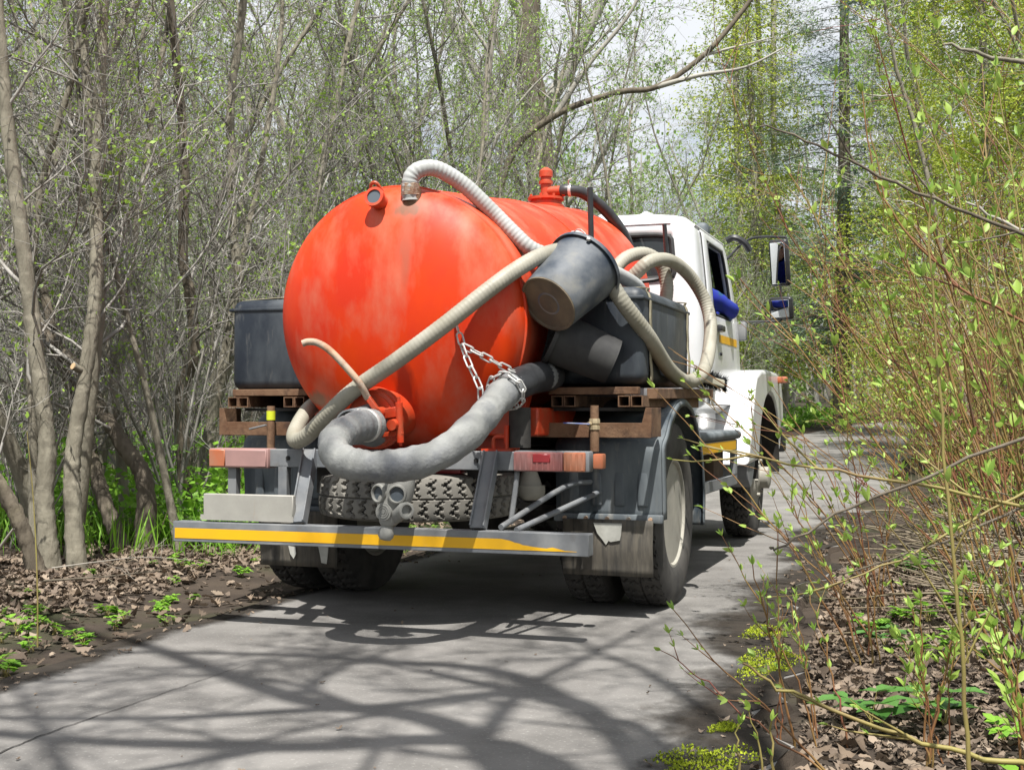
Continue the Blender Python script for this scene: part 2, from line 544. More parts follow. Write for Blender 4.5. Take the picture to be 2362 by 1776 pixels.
def tag(o, label, cat=None, group=None, kind=None):
    if label:
        o['label'] = label
    if cat:
        o['category'] = cat
    if group:
        o['group'] = group
    if kind:
        o['kind'] = kind
    return o

TH = R(19.1)
TRUCK = Matrix.Translation((-0.1855, 6.93, 0)) @ Matrix.Rotation(-TH, 4, 'Z')

def troot(name, label, cat, base=(0, 0, 0), group=None):
    """an Empty at the base of a thing that is built in the truck's own axes (x right, y forward, z up)"""
    o = link(name, None)
    o.empty_display_size = 0.1
    o.matrix_world = TRUCK @ Matrix.Translation(base)
    ORG[o.name] = Vector(base)
    return tag(o, label, cat, group)

def part(name, mb, mats, parent, bevel=0.0, label=None, angle=38, fixn=True, seg=2):
    org = ORG[parent.name]
    o = link(name, mb.mesh(name, mats, org, angle, fixn), parent)
    ORG[o.name] = org
    if bevel:
        b = o.modifiers.new('bevel', 'BEVEL')
        b.width = bevel
        b.segments = seg
        b.limit_method = 'ANGLE'
        b.angle_limit = R(40)
    if label:
        o['label'] = label
    return o

def node(name, parent):
    o = link(name, None, parent)
    o.empty_display_size = 0.05
    ORG[o.name] = ORG[parent.name]
    return o

# ------------------------------------------------------------------ the truck
truck = troot('vacuum_truck', 'septic vacuum truck with a faded orange tank and white cab, driving away on the path', 'truck')

# chassis
mb = MB()
for u in (-0.38, 0.38):
    mb.box((u - 0.035, -1.05, 0.60), (u + 0.035, 4.4, 0.80))
for v in (-0.5, 0.45, 1.3, 2.2, 3.1, 4.2):
    mb.box((-0.36, v - 0.04, 0.63), (0.36, v + 0.04, 0.77))
part('chassis_frame', mb, 'chassis', truck, 0.006)
mb = MB()
mb.tube([(-0.85, 0, 0.47), (0.85, 0, 0.47)], 0.06, 14)
mb.ball((0, 0, 0.47), 0.19, 16, (0.9, 0.9, 1))
mb.tube([(0, 0.1, 0.5), (0, 2.2, 0.66)], 0.045, 10)
part('rear_axle', mb, 'chassis', truck)
mb = MB()
mb.bar((-0.8, 3.77, 0.44), (0.8, 3.77, 0.44), 0.09, 0.10)
part('front_axle', mb, 'chassis', truck)
for u in (-0.47, 0.47):
    mb = MB()
    for k in range(6):
        L = 0.75 - k * 0.1
        mb.tube([(u, -L, 0.60 + 0.02 * k - 0.1 + (L ** 2) * 0.1), (u, 0, 0.50 + 0.012 * k), (u, L, 0.50 + 0.02 * k + (L ** 2) * 0.1)], 0.028, 4, 4)
    part('leaf_spring', mb, 'chassis', truck)
# belly under tank: saddles
for v in (-0.8, 0.2, 1.2):
    mb = MB()
    zc = 0.9 + (v + 1.0) * 0.11
    mb.prism([(-0.5, 0.80), (0.5, 0.80), (0.58, zc + 0.2), (0.3, zc), (-0.3, zc), (-0.58, zc + 0.2)], 'y', v - 0.03, v + 0.03)
    part('tank_saddle', mb, 'red_metal' if v < 0 else 'chassis', truck, 0.004)

# ---- wheels
def zdist(a, b):
    """distance to a zigzag groove inside one tread pitch, a in 0..1 around, b in 0..1 across one half of the tread"""
    poly = ((0.78, 0.14), (0.28, 0.34), (0.70, 0.50), (0.36, 0.68), (0.72, 0.88))
    d = 9
    for (x0, y0), (x1, y1) in zip(poly, poly[1:]):
        dx, dy = x1 - x0, (y1 - y0) * 1.3
        px, py = a - x0, (b - y0) * 1.3
        t = max(0, min(1, (px * dx + py * dy) / (dx * dx + dy * dy)))
        d = min(d, math.hypot(px - t * dx, py - t * dy))
    return d

def tyre_mesh(name, mats, Rr=0.475, wd=0.23, pitches=40, samples=10, across=22, depth=0.014):
    hw = wd / 2
    prof_in = [(-hw * 0.70, 0.262), (-hw * 0.90, 0.285), (-hw, 0.345), (-hw * 0.985, 0.40), (-hw * 0.93, 0.435), (-hw * 0.86, 0.458)]
    tread = [(-hw * 0.84 + 2 * hw * 0.84 * k / across, None) for k in range(across + 1)]
    prof = prof_in + tread + [(-t, r) for t, r in reversed(prof_in)]
    n = pitches * samples
    P = len(prof)
    ni = len(prof_in)
    vs, gm = np.zeros((n, P, 3)), np.zeros((n, P), bool)
    lut = {}
    for i in range(samples):
        for k in range(across + 1):
            b = abs(-1 + 2 * k / across)
            sgn = 1 if k > across / 2 else 0
            a = ((i + 0.5) / samples + (0.0 if sgn else 0.5)) % 1
            g = zdist(a, 1 - b) < 0.085
            if b < 0.05:
                g = True
            if b > 0.93 and 0.42 < a < 0.6:
                g = True
            lut[i, k] = g
    for i in range(n):
        ang = 2 * math.pi * i / n
        ca, sa = math.cos(ang), math.sin(ang)
        for j, (t, r) in enumerate(prof):
            if r is None:
                k = j - ni
                b = abs(-1 + 2 * k / across)
                g = lut[i % samples, k]
                r = Rr - 0.012 * b ** 4 - (depth if g else 0)
                gm[i, j] = g
            vs[i, j] = (t, r * ca, r * sa)
    fs, mi = [], []
    for i in range(n):
        ii = (i + 1) % n
        for j in range(P - 1):
            fs.append((i * P + j, ii * P + j, ii * P + j + 1, i * P + j + 1))
            mi.append(1 if (gm[i, j] and gm[ii, j] and gm[ii, j + 1] and gm[i, j + 1]) else 0)
    me = bpy.data.meshes.new(name)
    me.from_pydata(vs.reshape(-1, 3).tolist(), [], fs)
    for q in mats:
        me.materials.append(MATS[q])
    me.polygons.foreach_set('material_index', mi)
    me.polygons.foreach_set('use_smooth', [True] * len(fs))
    me.set_sharp_from_angle(angle=R(35))
    return me

tyre_me = tyre_mesh('tyre', ['tyre', 'tread_groove'])
spare_me = tyre_mesh('tyre', ['tyre_dusty', 'tread_groove'], samples=12, across=26, Rr=0.478, wd=0.215, pitches=42)
rim_deep = MB().lathe([(0.268, 0.085), (0.275, 0.098), (0.262, 0.098), (0.25, 0.08), (0.238, 0.0), (0.225, -0.05), (0.15, -0.065), (0.12, -0.03), (0.115, 0.05), (0.10, 0.058), (0.0, 0.058)], axis=(1, 0, 0), n=40).mesh('rim', 'rim_dusty', angle=50)
mbf = MB().lathe([(0.268, 0.085), (0.275, 0.098), (0.262, 0.098), (0.25, 0.06), (0.225, 0.055), (0.20, 0.09), (0.165, 0.125), (0.13, 0.13), (0.12, 0.13), (0.085, 0.15), (0.085, 0.21), (0.06, 0.22), (0.0, 0.22)], axis=(1, 0, 0), n=40)
rim_front = mbf.mesh('rim', 'rim_dusty', angle=50)
nut_me = MB().lathe([(0.0, 0), (0.016, 0), (0.016, 0.03), (0.0, 0.03)], axis=(1, 0, 0), n=6).mesh('wheel_nut', 'rim_dusty')

def wheel(u, v, rim_me, flip, nuts_x, parent=truck):
    wn = link('wheel', None, parent)
    wn.location = (u, v, 0.466)
    wn.rotation_euler = (R(7 * u), 0, math.pi if flip else 0)
    link('tyre', tyre_me, wn).scale = (1, 0.985, 0.985)
    rm = link('rim', rim_me, wn)
    for k in range(6):
        a = 2 * math.pi * k / 6
        nn = link('wheel_nut', nut_me, wn)
        nn.location = (nuts_x, 0.145 * math.cos(a), 0.145 * math.sin(a))
    return wn

wheel(0.975, 0, rim_deep, False, -0.06)
wheel(0.685, 0, rim_deep, True, -0.06)
wheel(-0.975, 0, rim_deep, True, -0.06)
wheel(-0.685, 0, rim_deep, False, -0.06)
wheel(0.82, 3.77, rim_front, False, 0.12)
wheel(-0.82, 3.77, rim_front, True, 0.12)

# spare wheel under the tail
sp = link('spare_wheel', None, truck)
sp['label'] = 'dusty spare wheel with zigzag tread lying flat under the tank'
sp.location = (0.0, -0.79, 0.592)
sp.rotation_euler = (0, R(-90), 0)
link('tyre', spare_me, sp)
link('rim', rim_deep, sp)

# ---- tank
TILT = R(6.4)
tdir = Vector((0, math.cos(TILT), math.sin(TILT)))
tup = Vector((0, -math.sin(TILT), math.cos(TILT)))
tc0 = Vector((0.0, -1.0, 1.41))
TRAD = 0.61
def tp(u, d, up):
    """a point in the tilted tank's axes: d metres ahead of the rear seam"""
    return tc0 + Vector((u, 0, 0)) + tdir * d + tup * up
prof = [(0.0001, -0.235)]
for k in range(1, 15):
    a = k / 15 * math.pi / 2
    prof.append((TRAD * math.sin(a) ** 0.92, -0.235 * math.cos(a) ** 1.05))
prof += [(TRAD, 0.0), (TRAD, 0.02), (TRAD, 1.3), (TRAD, 2.5)]
for k in range(1, 10):
    a = k / 10 * math.pi / 2
    prof.append((TRAD * math.cos(a), 2.5 + 0.2 * math.sin(a)))
prof.append((0.0001, 2.7))
tank = part('tank', MB().lathe(prof, tc0, tdir, 96), 'tank_paint', truck, angle=60)
part('tank_seam', MB().lathe([(TRAD - 0.004, -0.012), (TRAD + 0.007, -0.006), (TRAD + 0.007, 0.010), (TRAD - 0.004, 0.016)], tc0, tdir, 96), 'tank_paint', tank)
part('tank_seam', MB().lathe([(TRAD - 0.004, 1.29), (TRAD + 0.005, 1.294), (TRAD + 0.005, 1.312), (TRAD - 0.004, 1.316)], tc0, tdir, 96), 'tank_paint', tank)

def dome_d(r):
    """how far behind the rear seam the dome stands at radius r"""
    a = math.asin(min(1, (max(r, 1e-4) / TRAD) ** (1 / 0.92)))
    return -0.235 * math.cos(a) ** 1.05

# pipe stub for the ribbed hose on top of the dome
q = Vector((0.112, -1.125, 1.86))
mb = MB()
mb.lathe([(0.0, -0.05), (0.046, -0.05), (0.046, 0.02), (0.043, 0.025), (0.043, 0.13), (0.0, 0.13)], q, (0, -0.12, 1), 24)
mb.torus(q + Vector((0, -0.012, 0.018)), (0, -0.62, 0.78), 0.056, 0.012, 28, 8)
part('hose_stub', mb, 'rust', truck)
# sight port
q = Vector((-0.03, -1.20, 1.935))
ax = Vector((0.02, -0.95, 0.25)).normalized()
port = part('sight_port', MB().lathe([(0.0, -0.10), (0.038, -0.10), (0.038, 0.025), (0.046, 0.025), (0.046, 0.048), (0.033, 0.048), (0.033, 0.037), (0.0, 0.037)], q, ax, 24), 'red_metal', truck)
part('port_glass', MB().lathe([(0.0, 0.038), (0.033, 0.038), (0.033, 0.041), (0.0, 0.041)], q, ax, 24), 'port_glass', port)
mb = MB()
mb.tube([q + Vector((-0.05, 0.05, 0.02)), q + Vector((-0.05, 0.03, 0.075)), q + Vector((-0.02, 0.02, 0.085)), q + Vector((0.0, 0.05, 0.05))], 0.008, 8, 4)
part('lifting_eye', mb, 'red_metal', truck)
# top relief valve
vb = Vector((0.0, 1.22, 2.255))
mb = MB()
mb.lathe([(0.115, 0), (0.115, 0.02), (0.10, 0.025), (0.095, 0.05), (0.115, 0.055), (0.115, 0.07), (0, 0.07)], vb, (0, 0, 1), 28)
for k in range(8):
    a = k * math.pi / 4
    mb.cyl(vb + Vector((0.105 * math.cos(a), 0.105 * math.sin(a), 0.05)), vb + Vector((0.105 * math.cos(a), 0.105 * math.sin(a), 0.085)), 0.009, n=6)
rv = part('relief_valve', mb, 'red_metal', truck)
mb = MB()
mb.lathe([(0.0, 0.06), (0.034, 0.06), (0.034, 0.155), (0.045, 0.157), (0.045, 0.175), (0.036, 0.178), (0.033, 0.20), (0.044, 0.202), (0.044, 0.238), (0.03, 0.25), (0.012, 0.262), (0.0, 0.264)], vb, (0, 0, 1), 22)
part('valve_body', mb, 'red_metal', rv)
mb = MB()
mb.tube([vb + Vector((0, 0, 0.11)), vb + Vector((0.12, 0, 0.11))], 0.032, 16)
mb.lathe([(0.037, 0.11), (0.037, 0.128), (0.0, 0.128)], vb + Vector((0, 0, 0.11)), (1, 0, 0), 18)
part('outlet_pipe', mb, 'red_metal', rv)
# yellow reflective tape by the seam
mb = MB()
A, B = [], []
for k in range(7):
    a = R(-22 - 13 * k / 6)
    for L, d in ((A, 0.03), (B, 0.22)):
        L.append(tp((TRAD + 0.003) * math.cos(a), d, (TRAD + 0.003) * math.sin(a)))
mb.strip(A, B)
part('reflective_tape', mb, 'yellow_tape', truck, fixn=False)
# rust streak patch plate at the bottom right: red fairing of the sump
mb = MB()
mb.box((0.30, -0.92, 0.87), (0.64, -0.30, 1.0))
part('sump_bracket', mb, 'red_metal', truck, 0.01)

# ---- rear outlet valve
vc = Vector((-0.01, -1.24, 0.955))
vax = Vector((-0.10, -0.98, -0.10)).normalized()
mb = MB().lathe([(0.115, 0.16), (0.115, 0.0), (0.138, 0.0), (0.138, -0.022), (0.128, -0.024), (0.128, -0.04), (0.112, -0.044), (0.112, -0.052), (0.0, -0.052)], vc, -vax, 40, sx=1.0)
ov = part('outlet_valve', mb, 'red_metal', truck)
def vp(x, z, d):
    ux = Vector((1, 0, 0)) - vax * vax.x
    ux.normalize()
    uz = ux.cross(vax).normalized()
    uz = uz if uz.z > 0 else -uz
    return vc + ux * x + uz * z + vax * d
mb = MB()
mb.bar(vp(-0.16, -0.012, 0.065), vp(0.14, 0.035, 0.065), 0.02, 0.045, vax.cross(Vector((1, 0, 0))))
mb.bar(vp(0.03, -0.075, 0.065), vp(0.165, -0.055, 0.065), 0.02, 0.022)
part('clamp_bar', mb, 'red_metal', ov, 0.004)
mb = MB()
mb.cyl(vp(0.15, -0.10, 0.065), vp(0.15, 0.075, 0.065), 0.016, n=12)
mb.cyl(vp(0.15, -0.115, 0.065), vp(0.15, 0.10, 0.065), 0.008, n=8)
mb.cyl(vp(0.06, 0.03, 0.05), vp(0.06, 0.03, 0.11), 0.026, n=14)
mb.cyl(vp(0.13, -0.02, 0.05), vp(0.13, -0.02, 0.105), 0.024, n=14)
part('clamp_pin', mb, 'red_metal', ov)
mb = MB()
mb.bar(vp(0.065, 0.03, 0.095), vp(0.0, 0.12, 0.10), 0.03, 0.025)
part('lever_socket', mb, 'red_metal', ov, 0.004)
lv = [vp(0.015, 0.095, 0.10), Vector((-0.03, -1.40, 1.115)), Vector((-0.135, -1.43, 1.235)), Vector((-0.20, -1.44, 1.28)), Vector((-0.245, -1.45, 1.287)), Vector((-0.27, -1.46, 1.279))]
part('lever', MB().tube(lv, 0.0155, 14, 8), 'rust_tube', ov)
part('spout', MB().lathe([(0.10, 0.04), (0.092, 0.06), (0.082, 0.13), (0.078, 0.22), (0.07, 0.22), (0.07, 0.1), (0.0, 0.1)], vp(-0.01, -0.03, 0.0), (-0.1, -0.98, -0.05), 28), 'grey_metal', ov)

# ---- rear cross beam, lamps, bumper
mb = MB()
mb.box((-0.62, -1.13, 0.722), (0.60, -1.07, 0.806))
beam = part('rear_beam', mb, 'grey_metal', truck, 0.004)
for u in (-0.52, -0.2, 0.42):
    part('bolt_hole', MB().lathe([(0, 0), (0.011, 0), (0.011, 0.004), (0, 0.004)], (u, -1.131, 0.765), (0, -1, 0), 14), 'tread_groove', beam)
mb = MB(); mb.rbox((-0.935, -1.15, 0.716), (-0.615, -1.06, 0.808), 0.008, 2)
lamp = part('tail_lamp', mb, 'lamp_pink', truck, label='faded pink left tail lamp with rust streaks')
part('lamp_lens', MB().rbox((-0.930, -1.157, 0.722), (-0.845, -1.149, 0.802), 0.003, 1), 'lamp_orange', lamp)
part('lamp_lens', MB().rbox((-0.842, -1.157, 0.722), (-0.622, -1.149, 0.802), 0.003, 1), 'lamp_pink', lamp)
mb = MB(); mb.rbox((0.595, -1.13, 0.72), (0.94, -1.06, 0.81), 0.008, 2)
lamp = part('tail_lamp', mb, 'grey_metal', truck, label='dusty right tail lamp with red and orange lens')
part('lamp_lens', MB().rbox((0.60, -1.15, 0.722), (0.825, -1.128, 0.806), 0.006, 2), 'lamp_red', lamp)
part('lamp_lens', MB().rbox((0.828, -1.15, 0.722), (0.925, -1.128, 0.806), 0.006, 2), 'lamp_orange', lamp)
for k in range(13):
    uu = 0.608 + k * 0.0255
    part('lens_rib', MB().box((uu - 0.004, -1.1525, 0.728), (uu + 0.004, -1.1495, 0.80)), 'lamp_red' if uu < 0.825 else 'lamp_orange', lamp)
part('lamp_lens', MB().rbox((0.69, -1.154, 0.76), (0.77, -1.146, 0.798), 0.003, 1), 'lamp_deep_red', lamp)
mb = MB(); mb.rbox((0.955, -1.13, 0.735), (1.0, -1.075, 0.80), 0.006, 2)
part('side_marker', mb, 'lamp_orange', truck)
mb = MB(); mb.rbox((0.17, -1.07, 0.70), (0.32, -1.0, 0.755), 0.006, 2)
part('fog_lamp', mb, 'lamp_deep_red', truck)
for u0, u1 in ((-0.41, -0.365), (0.487, 0.497)):
    mb = MB()
    mb.bar((u0, -1.125, 0.80), (u1, -1.325, 0.485), 0.065, 0.012, (0, -0.85, 0.53))
    mb.bar((u0 + 0.03, -1.115, 0.80), (u1 + 0.03, -1.315, 0.485), 0.008, 0.05, (0, -0.85, 0.53))
    mb.bar((u0 - 0.03, -1.115, 0.80), (u1 - 0.03, -1.315, 0.485), 0.008, 0.05, (0, -0.85, 0.53))
    part('bumper_strut', mb, 'grey_metal', truck, 0.002)
mb = MB()
mb.box((-0.99, -1.36, 0.384), (1.0, -1.352, 0.476))
mb.box((-0.99, -1.352, 0.468), (1.0, -1.29, 0.476))
mb.box((-0.99, -1.352, 0.384), (1.0, -1.29, 0.392))
mb.box((-0.992, -1.358, 0.386), (-0.987, -1.292, 0.474))
mb.box((0.997, -1.358, 0.386), (1.002, -1.292, 0.474))
bump = part('rear_bumper', mb, 'grey_metal', truck, 0.003, label='grey steel rear bumper bar with torn yellow reflective strip')
random.seed(4)
top = [(0.62, 0.447), (0.66, 0.440), (0.68, 0.433), (0.70, 0.430), (0.715, 0.424), (0.74, 0.421), (0.76, 0.418), (0.79, 0.415), (0.82, 0.413), (0.845, 0.418), (0.87, 0.413), (0.90, 0.406), (0.95, 0.404)]
A = [(-0.98, -1.362, 0.447)] + [(x, -1.362, z) for x, z in top]
B = [(-0.98, -1.362, 0.400)] + [(x, -1.362, 0.402) for x, z in top]
mb = MB().strip(A, B)
part('reflective_strip', mb, 'yellow_tape', bump, fixn=False)
# pale plate box at left
mb = MB(); mb.rbox((-0.85, -1.33, 0.487), (-0.385, -1.30, 0.605), 0.004, 1)
mb.box((-0.86, -1.336, 0.485), (-0.38, -1.334, 0.51))
pb = part('plate_board', mb, 'plate_metal', truck)
for u in (-0.82, -0.55):
    mb = MB(); mb.box((u - 0.022, -1.13, 0.48), (u + 0.022, -1.09, 0.73))
    part('board_post', mb, 'grey_metal', truck)
# brace rods and brake chamber
mb = MB()
mb.tube([(0.60, -1.31, 0.49), (0.70, -0.70, 0.63), (0.78, -0.505, 0.645)], 0.013, 10, 4)
part('brace_rod', mb, 'grey_metal', truck)
mb = MB()
mb.tube([(0.67, -1.31, 0.48), (0.82, -0.505, 0.60)], 0.013, 10)
part('brace_rod', mb, 'grey_metal', truck)
mb = MB(); mb.tube([(0.60, -1.1, 0.72), (0.605, -1.12, 0.68), (0.585, -1.14, 0.49)], 0.012, 8, 4)
part('brace_rod', mb, 'grey_metal', truck)
mb = MB().lathe([(0, 0.10), (0.035, 0.10), (0.05, 0.06), (0.06, 0.03), (0.075, 0.03), (0.075, -0.01), (0.065, -0.03), (0.05, -0.04), (0, -0.04)], (0.50, -0.62, 0.60), (0, 0, 1), 20)
part('brake_chamber', mb, 'rim_dusty', truck)
# red shackle near the beam
mb = MB()
mb.tube([(0.47, -1.04, 0.80), (0.47, -1.04, 0.86), (0.50, -1.04, 0.87), (0.53, -1.04, 0.86), (0.53, -1.04, 0.80)], 0.009, 8, 3)
mb.box((0.42, -1.07, 0.80), (0.56, -1.0, 0.815)); mb.cyl((0.53, -1.04, 0.84), (0.53, -1.04, 0.92), 0.012, n=8)
part('tow_shackle', mb, 'red_metal', truck)
mb = MB(); mb.cyl((0.58, -1.0, 0.82), (0.58, -1.0, 1.0), 0.05, n=18)
part('holder_leg', mb, 'chassis', truck)

# ---- side platforms of rusty tube, both sides
for sgn in (1, -1):
    ue = 1.105 * sgn
    mb = MB(); mb.bar((0.63 * sgn, -0.71, 1.078), (1.06 * sgn, -0.71, 1.078), 0.05, 0.034)
    part('platform_rail', mb, 'rust', truck, 0.003)
    for u in (0.675, 0.735, 0.995, 1.055):
        part('square_tube', MB().sqtube((u * sgn, -0.74, 1.03), (u * sgn, 0.60, 1.03), 0.056, 0.052, 0.005), 'rust', truck, label=None)
    mb = MB(); mb.bar((1.10 * sgn, -0.62, 1.065), (1.10 * sgn, 0.82, 1.085), 0.05, 0.05)
    part('platform_rail', mb, 'rust', truck, 0.003)
    mb = MB()
    mb.box((min(0.45 * sgn, 1.12 * sgn), -0.75, 0.862), (max(0.45 * sgn, 1.12 * sgn), -0.735, 0.93))
    part('bracket_rail', mb, 'rust', truck, 0.002)
    mb = MB()
    mb.prism([(1.065 * sgn, 0.864), (1.125 * sgn, 0.862), (1.125 * sgn, 1.0), (1.10 * sgn, 1.0)], 'y', -0.754, -0.748)
    mb.box((min(1.12 * sgn, 1.126 * sgn), -0.75, 0.865), (max(1.12 * sgn, 1.126 * sgn), -0.55, 1.0))
    part('bracket_gusset', mb, 'rust', truck, 0.001)
    mb = MB(); mb.box((min(0.4 * sgn, 1.0 * sgn), 0.60, 0.70), (max(0.4 * sgn, 1.0 * sgn), 0.64, 1.06))
    part('platform_plate', mb, 'rust_dark', truck)
    mb = MB(); mb.box((min(0.42 * sgn, 1.02 * sgn), -0.68, 0.985), (max(0.42 * sgn, 1.02 * sgn), 0.6, 1.0))
    part('platform_deck', mb, 'chassis', truck)
    # water tank
    lo, hi = (0.46, -0.66, 1.11), (1.065, 0.42, 1.565)
    if sgn < 0:
        lo, hi = (-1.095, -0.70, 1.09), (-0.50, 0.38, 1.555)
    wt = part('water_tank', MB().rbox(lo, hi, 0.05, 4), 'black_plastic', truck)
    part('tank_lip', MB().rbox((lo[0] - 0.007, lo[1] - 0.007, hi[2] - 0.062), (hi[0] + 0.007, hi[1] + 0.007, hi[2] - 0.044), 0.006, 2), 'black_plastic', wt)
    if sgn > 0:
        part('tank_cap', MB().lathe([(0.06, 0), (0.06, 0.03), (0.05, 0.036), (0, 0.036)], (0.86, 0.22, 1.562), (0, 0, 1), 24), 'rim_dusty', wt)
    for v in ((-0.52, 0.36) if sgn > 0 else (-0.55, 0.3)):
        random.seed(int(v * 100) + 7)
        ring = [(lo[0] - 0.004, lo[2]), (lo[0] - 0.004, hi[2] - 0.05), (lo[0] + 0.05, hi[2] + 0.005), (hi[0] - 0.05, hi[2] + 0.006), (hi[0] - 0.01, hi[2] - 0.012), (hi[0] + 0.006, hi[2] - 0.05)]
        for k in range(1, 9):
            ring.append((hi[0] + 0.008 + random.uniform(0, 0.012) * (k > 4), hi[2] - 0.05 - (hi[2] - lo[2] - 0.06) * k / 8))
        if sgn < 0:
            ring = [(lo[0] - 0.008, lo[2]), (lo[0] - 0.008, hi[2] - 0.05), (lo[0] + 0.05, hi[2] + 0.012), (hi[0], hi[2] + 0.02)]
        ww = [random.uniform(-0.008, 0.008) * (i > 6) for i in range(len(ring))]
        A = [Vector((q[0], v - 0.022 + ww[i], q[1])) for i, q in enumerate(ring)]
        B = [Vector((q[0], v + 0.022 + ww[i], q[1])) for i, q in enumerate(ring)]
        st = part('strap', MB().strip(catmull(A, 3), catmull(B, 3)), 'webbing', truck, fixn=False)
        sm = st.modifiers.new('solid', 'SOLIDIFY'); sm.thickness = 0.004

# drain pipe with blue ball valve at the right
mb = MB(); mb.cyl((0.872, -0.80, 1.01), (0.872, -0.80, 0.945), 0.020, n=14); mb.cyl((0.872, -0.80, 0.905), (0.872, -0.80, 0.80), 0.021, n=14)
dp = part('drain_pipe', mb, 'rust', truck)
mb = MB().lathe([(0, 0.95), (0.024, 0.95), (0.026, 0.94), (0.026, 0.928), (0.022, 0.927), (0.022, 0.918), (0.026, 0.917), (0.026, 0.90), (0, 0.90)], (0.872, -0.80, 0), (0, 0, 1), 8)
mb.cyl((0.872, -0.80, 0.925), (0.85, -0.83, 0.925), 0.01, n=8)
part('ball_valve', mb, 'brass', dp)
mb = MB(); mb.bar((0.86, -0.832, 0.925), (0.735, -0.835, 0.930), 0.022, 0.006)
part('valve_handle', mb, 'blue_handle', dp, 0.002)
mb = MB(); mb.cyl((-0.80, -0.80, 1.01), (-0.80, -0.80, 0.80), 0.020, n=14)
dp = part('drain_pipe', mb, 'rust', truck)
part('hivis_tape', MB().cyl((-0.80, -0.80, 0.985), (-0.80, -0.80, 0.94), 0.0225, n=14), 'hivis', dp)
mb = MB(); mb.bar((-0.81, -0.83, 0.915), (-0.90, -0.835, 0.895), 0.022, 0.008)
part('valve_handle', mb, 'grey_metal', dp, 0.002)

# ---- rear mudguards and flaps
for sgn in (1, -1):
    u0, u1 = (0.60, 1.12) if sgn > 0 else (-1.12, -0.60)
    prof = [(-0.50, 0.47), (-0.505, 0.60), (-0.515, 0.72), (-0.51, 0.82)]
    for k in range(1, 14):
        a = R(148 - k * 11.2)
        prof.append((0.56 * math.cos(a) - 0.03 * (1 - k / 14), 0.49 + 0.55 * math.sin(a)))
    prof += [(0.545, 0.42), (0.55, 0.36)]
    prof = [(q.x, q.y) for q in catmull([(a, b, 0) for a, b in prof], 3)]
    mb = MB()
    mb.strip([(u0, a, b) for a, b in prof], [(u1, a, b) for a, b in prof])
    uo = u1 if sgn > 0 else u0
    cx, cz = 0.0, 0.48
    inn = []
    for a, b in prof:
        d = Vector((cx - a, max(cz, b * 0.6) - b))
        d.normalize()
        inn.append((uo + 0.004 * sgn, a + d.x * 0.055, b + d.y * 0.03))
    mb.strip([(uo, a, b) for a, b in prof], inn)
    mg = part('mudguard', mb, 'guard_plastic', truck, fixn=False, angle=50)
    sm = mg.modifiers.new('solid', 'SOLIDIFY'); sm.thickness = 0.008
    # pressed ribs and bolted lower lip
    mb = MB(); mb.rbox((u0 - 0.008, -0.53, 0.455), (u1 + 0.008, -0.50, 0.495), 0.006, 2)
    lip = part('guard_lip', mb, 'guard_plastic', truck)
    for k in range(5):
        uu = u0 + 0.05 + k * (u1 - u0 - 0.1) / 4
        part('bolt', MB().cyl((uu, -0.528, 0.474), (uu, -0.542, 0.474), 0.010, n=8), 'rust_tube', lip)
    for k in range(4):
        uu = u0 + 0.09 + k * (u1 - u0 - 0.18) / 3
        mb = MB(); mb.rbox((uu - 0.028, -0.522, 0.53), (uu + 0.028, -0.495, 0.70), 0.012, 3)
        part('pressed_rib', mb, 'guard_plastic', mg)
    f0, f1 = (0.645, 1.085) if sgn > 0 else (-1.0, -0.56)
    mb = MB()
    n = 8
    A = [Vector((f0, -0.548 + 0.006 * math.sin(k), 0.47 - k * (0.265 if sgn > 0 else 0.285) / n)) for k in range(n + 1)]
    B = [Vector((f1, -0.548 + 0.006 * math.sin(k + 1), 0.47 - k * (0.265 if sgn > 0 else 0.285) / n)) for k in range(n + 1)]
    mb.strip(A, B)
    fl = part('mud_flap', mb, 'flap_rubber', truck, fixn=False)
    sm = fl.modifiers.new('solid', 'SOLIDIFY'); sm.thickness = 0.010; sm.offset = 0
    shapes = [[(0.80, 0.455), (0.94, 0.455), (0.935, 0.40), (0.93, 0.375), (0.905, 0.37), (0.885, 0.366), (0.875, 0.372), (0.862, 0.352), (0.845, 0.375), (0.82, 0.405), (0.81, 0.43)]] if sgn > 0 else \
        [[(-0.66, 0.30), (-0.60, 0.30), (-0.605, 0.24), (-0.61, 0.205), (-0.64, 0.21), (-0.65, 0.26)], [(-0.83, 0.29), (-0.79, 0.285), (-0.785, 0.25), (-0.80, 0.225), (-0.82, 0.25)]]
    for sh in shapes:
        mb = MB()
        mb.prism(sh, 'y', -0.564, -0.5615)
        part('paint_patch', mb, 'pale_paint', fl)

# ---- side step frame, battery and air tanks (right), fuel tank (left)
def frame_rect(mb, u, v0, v1, w0, w1, t, d):
    mb.box((u - d, v0, w1 - t), (u, v1, w1)); mb.box((u - d, v0, w0), (u, v1, w0 + t))
    mb.box((u - d, v0, w0 + t), (u, v0 + t, w1 - t)); mb.box((u - d, v1 - t, w0 + t), (u, v1, w1 - t))
mb = MB(); frame_rect(mb, 1.05, 0.74, 2.12, 0.50, 0.80, 0.065, 0.04)
sf = part('side_step', mb, 'grey_metal', truck, 0.006)
part('step_top', MB().rbox((0.70, 0.70, 0.80), (1.06, 2.25, 0.86), 0.025, 3), 'guard_plastic', sf)
part('reflective_strip', MB().box((1.0505, 0.82, 0.735), (1.0535, 2.05, 0.795)), 'yellow_tape', sf)
part('air_tank', MB().lathe([(0, 0), (0.07, 0.01), (0.105, 0.05), (0.105, 0.75), (0.07, 0.79), (0, 0.80)], (0.80, 0.9, 0.62), (0, 1, 0), 20), 'chassis', truck)
